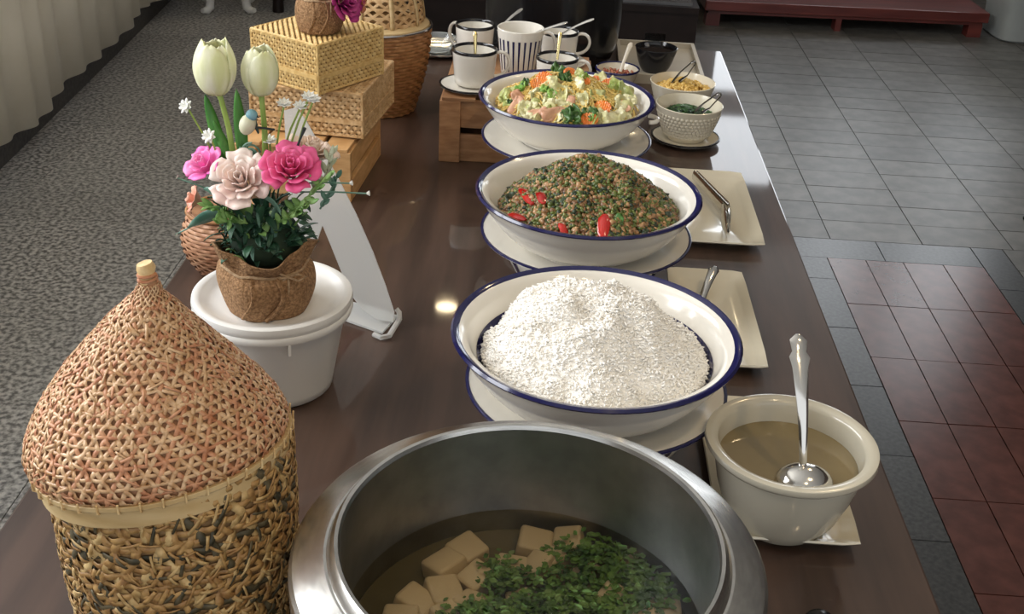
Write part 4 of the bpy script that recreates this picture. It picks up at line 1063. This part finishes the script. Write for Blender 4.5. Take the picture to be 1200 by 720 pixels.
# base ledge with hooked foot
b0, b1, b2, b3 = [at_z(*q, TZ+.001)-eb for q in ((394,350),(394,373),(448,392),(466,372))]
mb = MB(); lp = [b0,b1,b2,b3]; up_ = Vector((0,0,.003))
mb.add([p for p in lp]+[p+up_ for p in lp], [(3,2,1,0),(4,5,6,7),(0,1,5,4),(1,2,6,5),(2,3,7,6),(3,0,4,7)]); mb.build('base_ledge', frost, t, smooth=False)
f0, f1, f2 = [at_z(*q, TZ+.004)-eb for q in ((450,396),(438,392),(466,374))]
MB().tube([f1, f0+Vector((-.004,0,0)), f0+Vector((.006,.004,.001)), f2+Vector((.003,-.006,.003)), f2+Vector((.002,.0,.010)), f2+Vector((-.002,.002,.014))], [.0035,.0038,.0038,.0038,.0035,.003], 8, flat=.9).build('hook_foot', frost, t)

# ------------------------------------------------------------------ tall covered basket in the foreground
BX, BY = -.291, .762
t = thing('covered_basket', 'tall woven bamboo basket with a pointed lid beside the steel pot', 'basket', (BX,BY,TZ))
TLX, TLY = .16, -.12                         # the lid sits a little askew
def tilt(x, y, z, k): return np.stack([x, y, z+k*(TLX*x+TLY*y)], -1)
HBD = .180
def rbody(v): return .0915+.005*np.sin(PI*np.clip(v,0,1)*.7)
def mbody(U, V):
    r = rbody(V); x, y = r*np.cos(U*2*PI), r*np.sin(U*2*PI); return tilt(x, y, V*HBD+.001, V**2)
mb = MB(); mb.patch(lambda u, v: mbody(np.array([(u+1)/2]), np.array([v]))[0]*np.array([.988,.988,1]), 64, 8)
mb.add([(0,0,.002)]+[(.090*math.cos(2*PI*k/48),.090*math.sin(2*PI*k/48),.002) for k in range(48)], [(0,k+1,(k+1)%48+1) for k in range(48)])
body = mb.build('body', mat('body_inner',(.20,.11,.045),(.32,.19,.08),rough=.8,scale=60), t)
st, dk, pal = MB(), MB(), MB()
NS = 34
for k in range(NS):
    for s_ in (-1,1):
        V = np.linspace(.03,1,80); U = k/NS+s_*V*HBD/(.095*2*PI)*.58+.0025*np.sin(V*60+k)
        (dk if k % 6 == (0 if s_ > 0 else 3) else (pal if k % 3 == 1 else st)).ribbon(mbody, U, V, .0070 if k % 6 else .0050, .0008+.0013*np.sin(V*75+k*2.1+s_), .0004)
for j in range(20):
    U = np.linspace(0,1,220); V = np.full(220,.03+(j+.5)/20.7)+.005*np.sin(U*2*PI*17+j)
    (dk if j % 6 == 2 else st).ribbon(mbody, U, V, .0058, .0008+.0013*np.sin(U*2*PI*34+j*2.2), .0004)
# short twisted strips that make the star-like knots between the dark lines
for k in range(700):
    u0, v0 = random.random(), random.uniform(.06,.94); an = random.choice((0,1,2))*PI/3+random.uniform(-.4,.4); ln = random.uniform(.008,.019)
    s_ = np.linspace(-.5,.5,5); U = u0+s_*ln*math.cos(an)/(.095*2*PI); V = v0+s_*ln*math.sin(an)/HBD
    random.choice((st,st,st,pal,pal,dk)).ribbon(mbody, U, np.clip(V,.02,1), random.uniform(.0016,.0038), .0018+.0012*np.cos(s_*PI), .0003)
st.build('body_weave', mat('golden_straw',(.27,.135,.042),(.48,.29,.105),rough=.5,scale=130,bump=.3), body, solid=.0003, angle=0)['kind'] = 'stuff'
pal.build('body_weave', mat('pale_straw',(.38,.23,.08),(.62,.44,.20),rough=.5,scale=110), body, solid=.0003, angle=0)['kind'] = 'stuff'
dk.build('body_weave', straw_dark, body, solid=.0003, angle=0)['kind'] = 'stuff'
# bamboo hoop
ZB = .166; SHX = -.013
def hoop(name, r0, r1, z0, z1, m, sx=0):
    def fn(a, r, z): x, y = r*math.cos(a), r*math.sin(a); return (x+sx, y, z+TLX*x+TLY*y)
    return MB().lathe([(r0,z0),(r1,z0),(r1,z1),(r0,z1)], 72, fn=fn, close=True).build(name, m, t, bevel=.0006, angle=30)
hoop('bamboo_hoop', .094,.1005,ZB-.006,ZB+.010,bamboo,-.004); hoop('rim_hoop', .095,.1035,ZB+.0105,ZB+.0150,bamboo,-.006)
# pointed lid, widest a little above its rim
ZL, HL = ZB+.0135, .151
_rv = [0,.04,.09,.17,.265,.38,.5,.615,.73,.83,.926,1.0]; _rr = [.0985,.1020,.1025,.0990,.0910,.0790,.0650,.0505,.0355,.0220,.0095,.0055]
def rlid(V): return np.interp(V, _rv, _rr)
def mlid(U, V):
    Vc = np.clip(V,0,1); r = rlid(V); x, y = r*np.cos(U*2*PI), r*np.sin(U*2*PI); k = (1-Vc)
    return np.stack([x+SHX*np.sin(PI*np.clip(.12+Vc*.8,0,1)**.8), y, ZL+HL*V+k*(TLX*x+TLY*y)], -1)
lid = MB().patch(lambda u, v: mlid(np.array([(u+1)/2]), np.array([v]))[0]*np.array([.985,.985,1])-np.array([0,0,.001]), 72, 30).build('lid', mat('lid_inner',(.33,.15,.07),(.46,.25,.13),rough=.8,scale=60), t)
ls, lr_ = MB(), MB()
vv = np.arange(0,.985,.010); rr_ = rlid(vv); slant = np.hypot(np.gradient(rr_, vv), HL); arc = np.cumsum(slant*.010)
def spirals(N, v0, v1, w, red):
    m_ = (vv >= v0) & (vv <= v1); v_ = vv[m_]; d_ = np.cumsum(slant[m_]*.010/(np.maximum(rr_[m_],.010)*2*PI))*math.tan(math.radians(30))
    for k in range(N):
        for s_ in (-1,1):
            ww = np.minimum(w, 2*PI*rr_[m_]/N*.42)
            (lr_ if (k+(s_ > 0)) % red == 0 else ls).ribbon(mlid, k/N+s_*d_, v_, ww, .0009+.0007*np.sin(v_*150+k*2+s_), .00025)
spirals(60, 0, .50, .0036, 3); spirals(40, .45, .78, .0034, 3); spirals(20, .73, .985, .0032, 4)
nr = int(arc[-1]/.0085)
for j in range(nr):
    v0 = float(np.interp((j+.35)*.0085, arc, vv)); 
    if v0 > .90: break
    U = np.linspace(0,1,170); (lr_ if j % 3 == 1 else ls).ribbon(mlid, U, np.full(170,v0)+.002*np.sin(U*2*PI*30+j), .0028, .0009+.0007*np.sin(U*2*PI*52+j*1.9), .00025)
for k in range(160):                         # broken strip ends and crossings
    u0, v0 = random.random(), random.uniform(.03,.86); an = random.choice((0,1,2))*PI/3+random.uniform(-.2,.2)+PI/6; ln = random.uniform(.008,.016)
    r0 = float(rlid(v0)); s_ = np.linspace(-.5,.5,4)
    random.choice((ls,ls,lr_)).ribbon(mlid, u0+s_*ln*math.cos(an)/(r0*2*PI), v0+s_*ln*math.sin(an)/.17, random.uniform(.0014,.0026), .0018+.0004*np.cos(s_*PI), .0002)
ls.build('lid_weave', mat('lid_straw',(.44,.23,.095),(.70,.47,.27),rough=.40,scale=110,coat=.15), lid, solid=.0003, angle=0)['kind'] = 'stuff'
lr_.build('lid_weave', straw_red, lid, solid=.0003, angle=0)['kind'] = 'stuff'
# stitches over the rim hoop and the tied tip
for k in range(40):
    a = 2*PI*k/40; c, s_ = math.cos(a), math.sin(a); pts = []
    for r, z in ((.1020,ZB+.0085),(.1046,ZB+.0105),(.1046,ZB+.0155),(.1050,ZB+.0185)):
        x, y = r*c, r*s_; pts.append((x-.006,y,z+TLX*x+TLY*y))
    MB().tube(pts, .0009, 5).build('stitch', straw, lid)
top = ZL+HL; tx = SHX*.25
MB().tube([(tx,0,top-.012),(tx-.0005,0,top-.004),(tx-.001,0,top+.003),(tx-.001,0,top+.009),(tx-.002,0,top+.013)], [.0085,.0062,.0058,.0074,.0060], 12).build('tip_knot', straw, lid)
MB().tube([(tx+.0068*math.cos(a)-.0008,.0068*math.sin(a),top-.0025+.0006*a) for a in [k*.5 for k in range(26)]], .0013, 6).build('tip_binding', straw_red, lid)
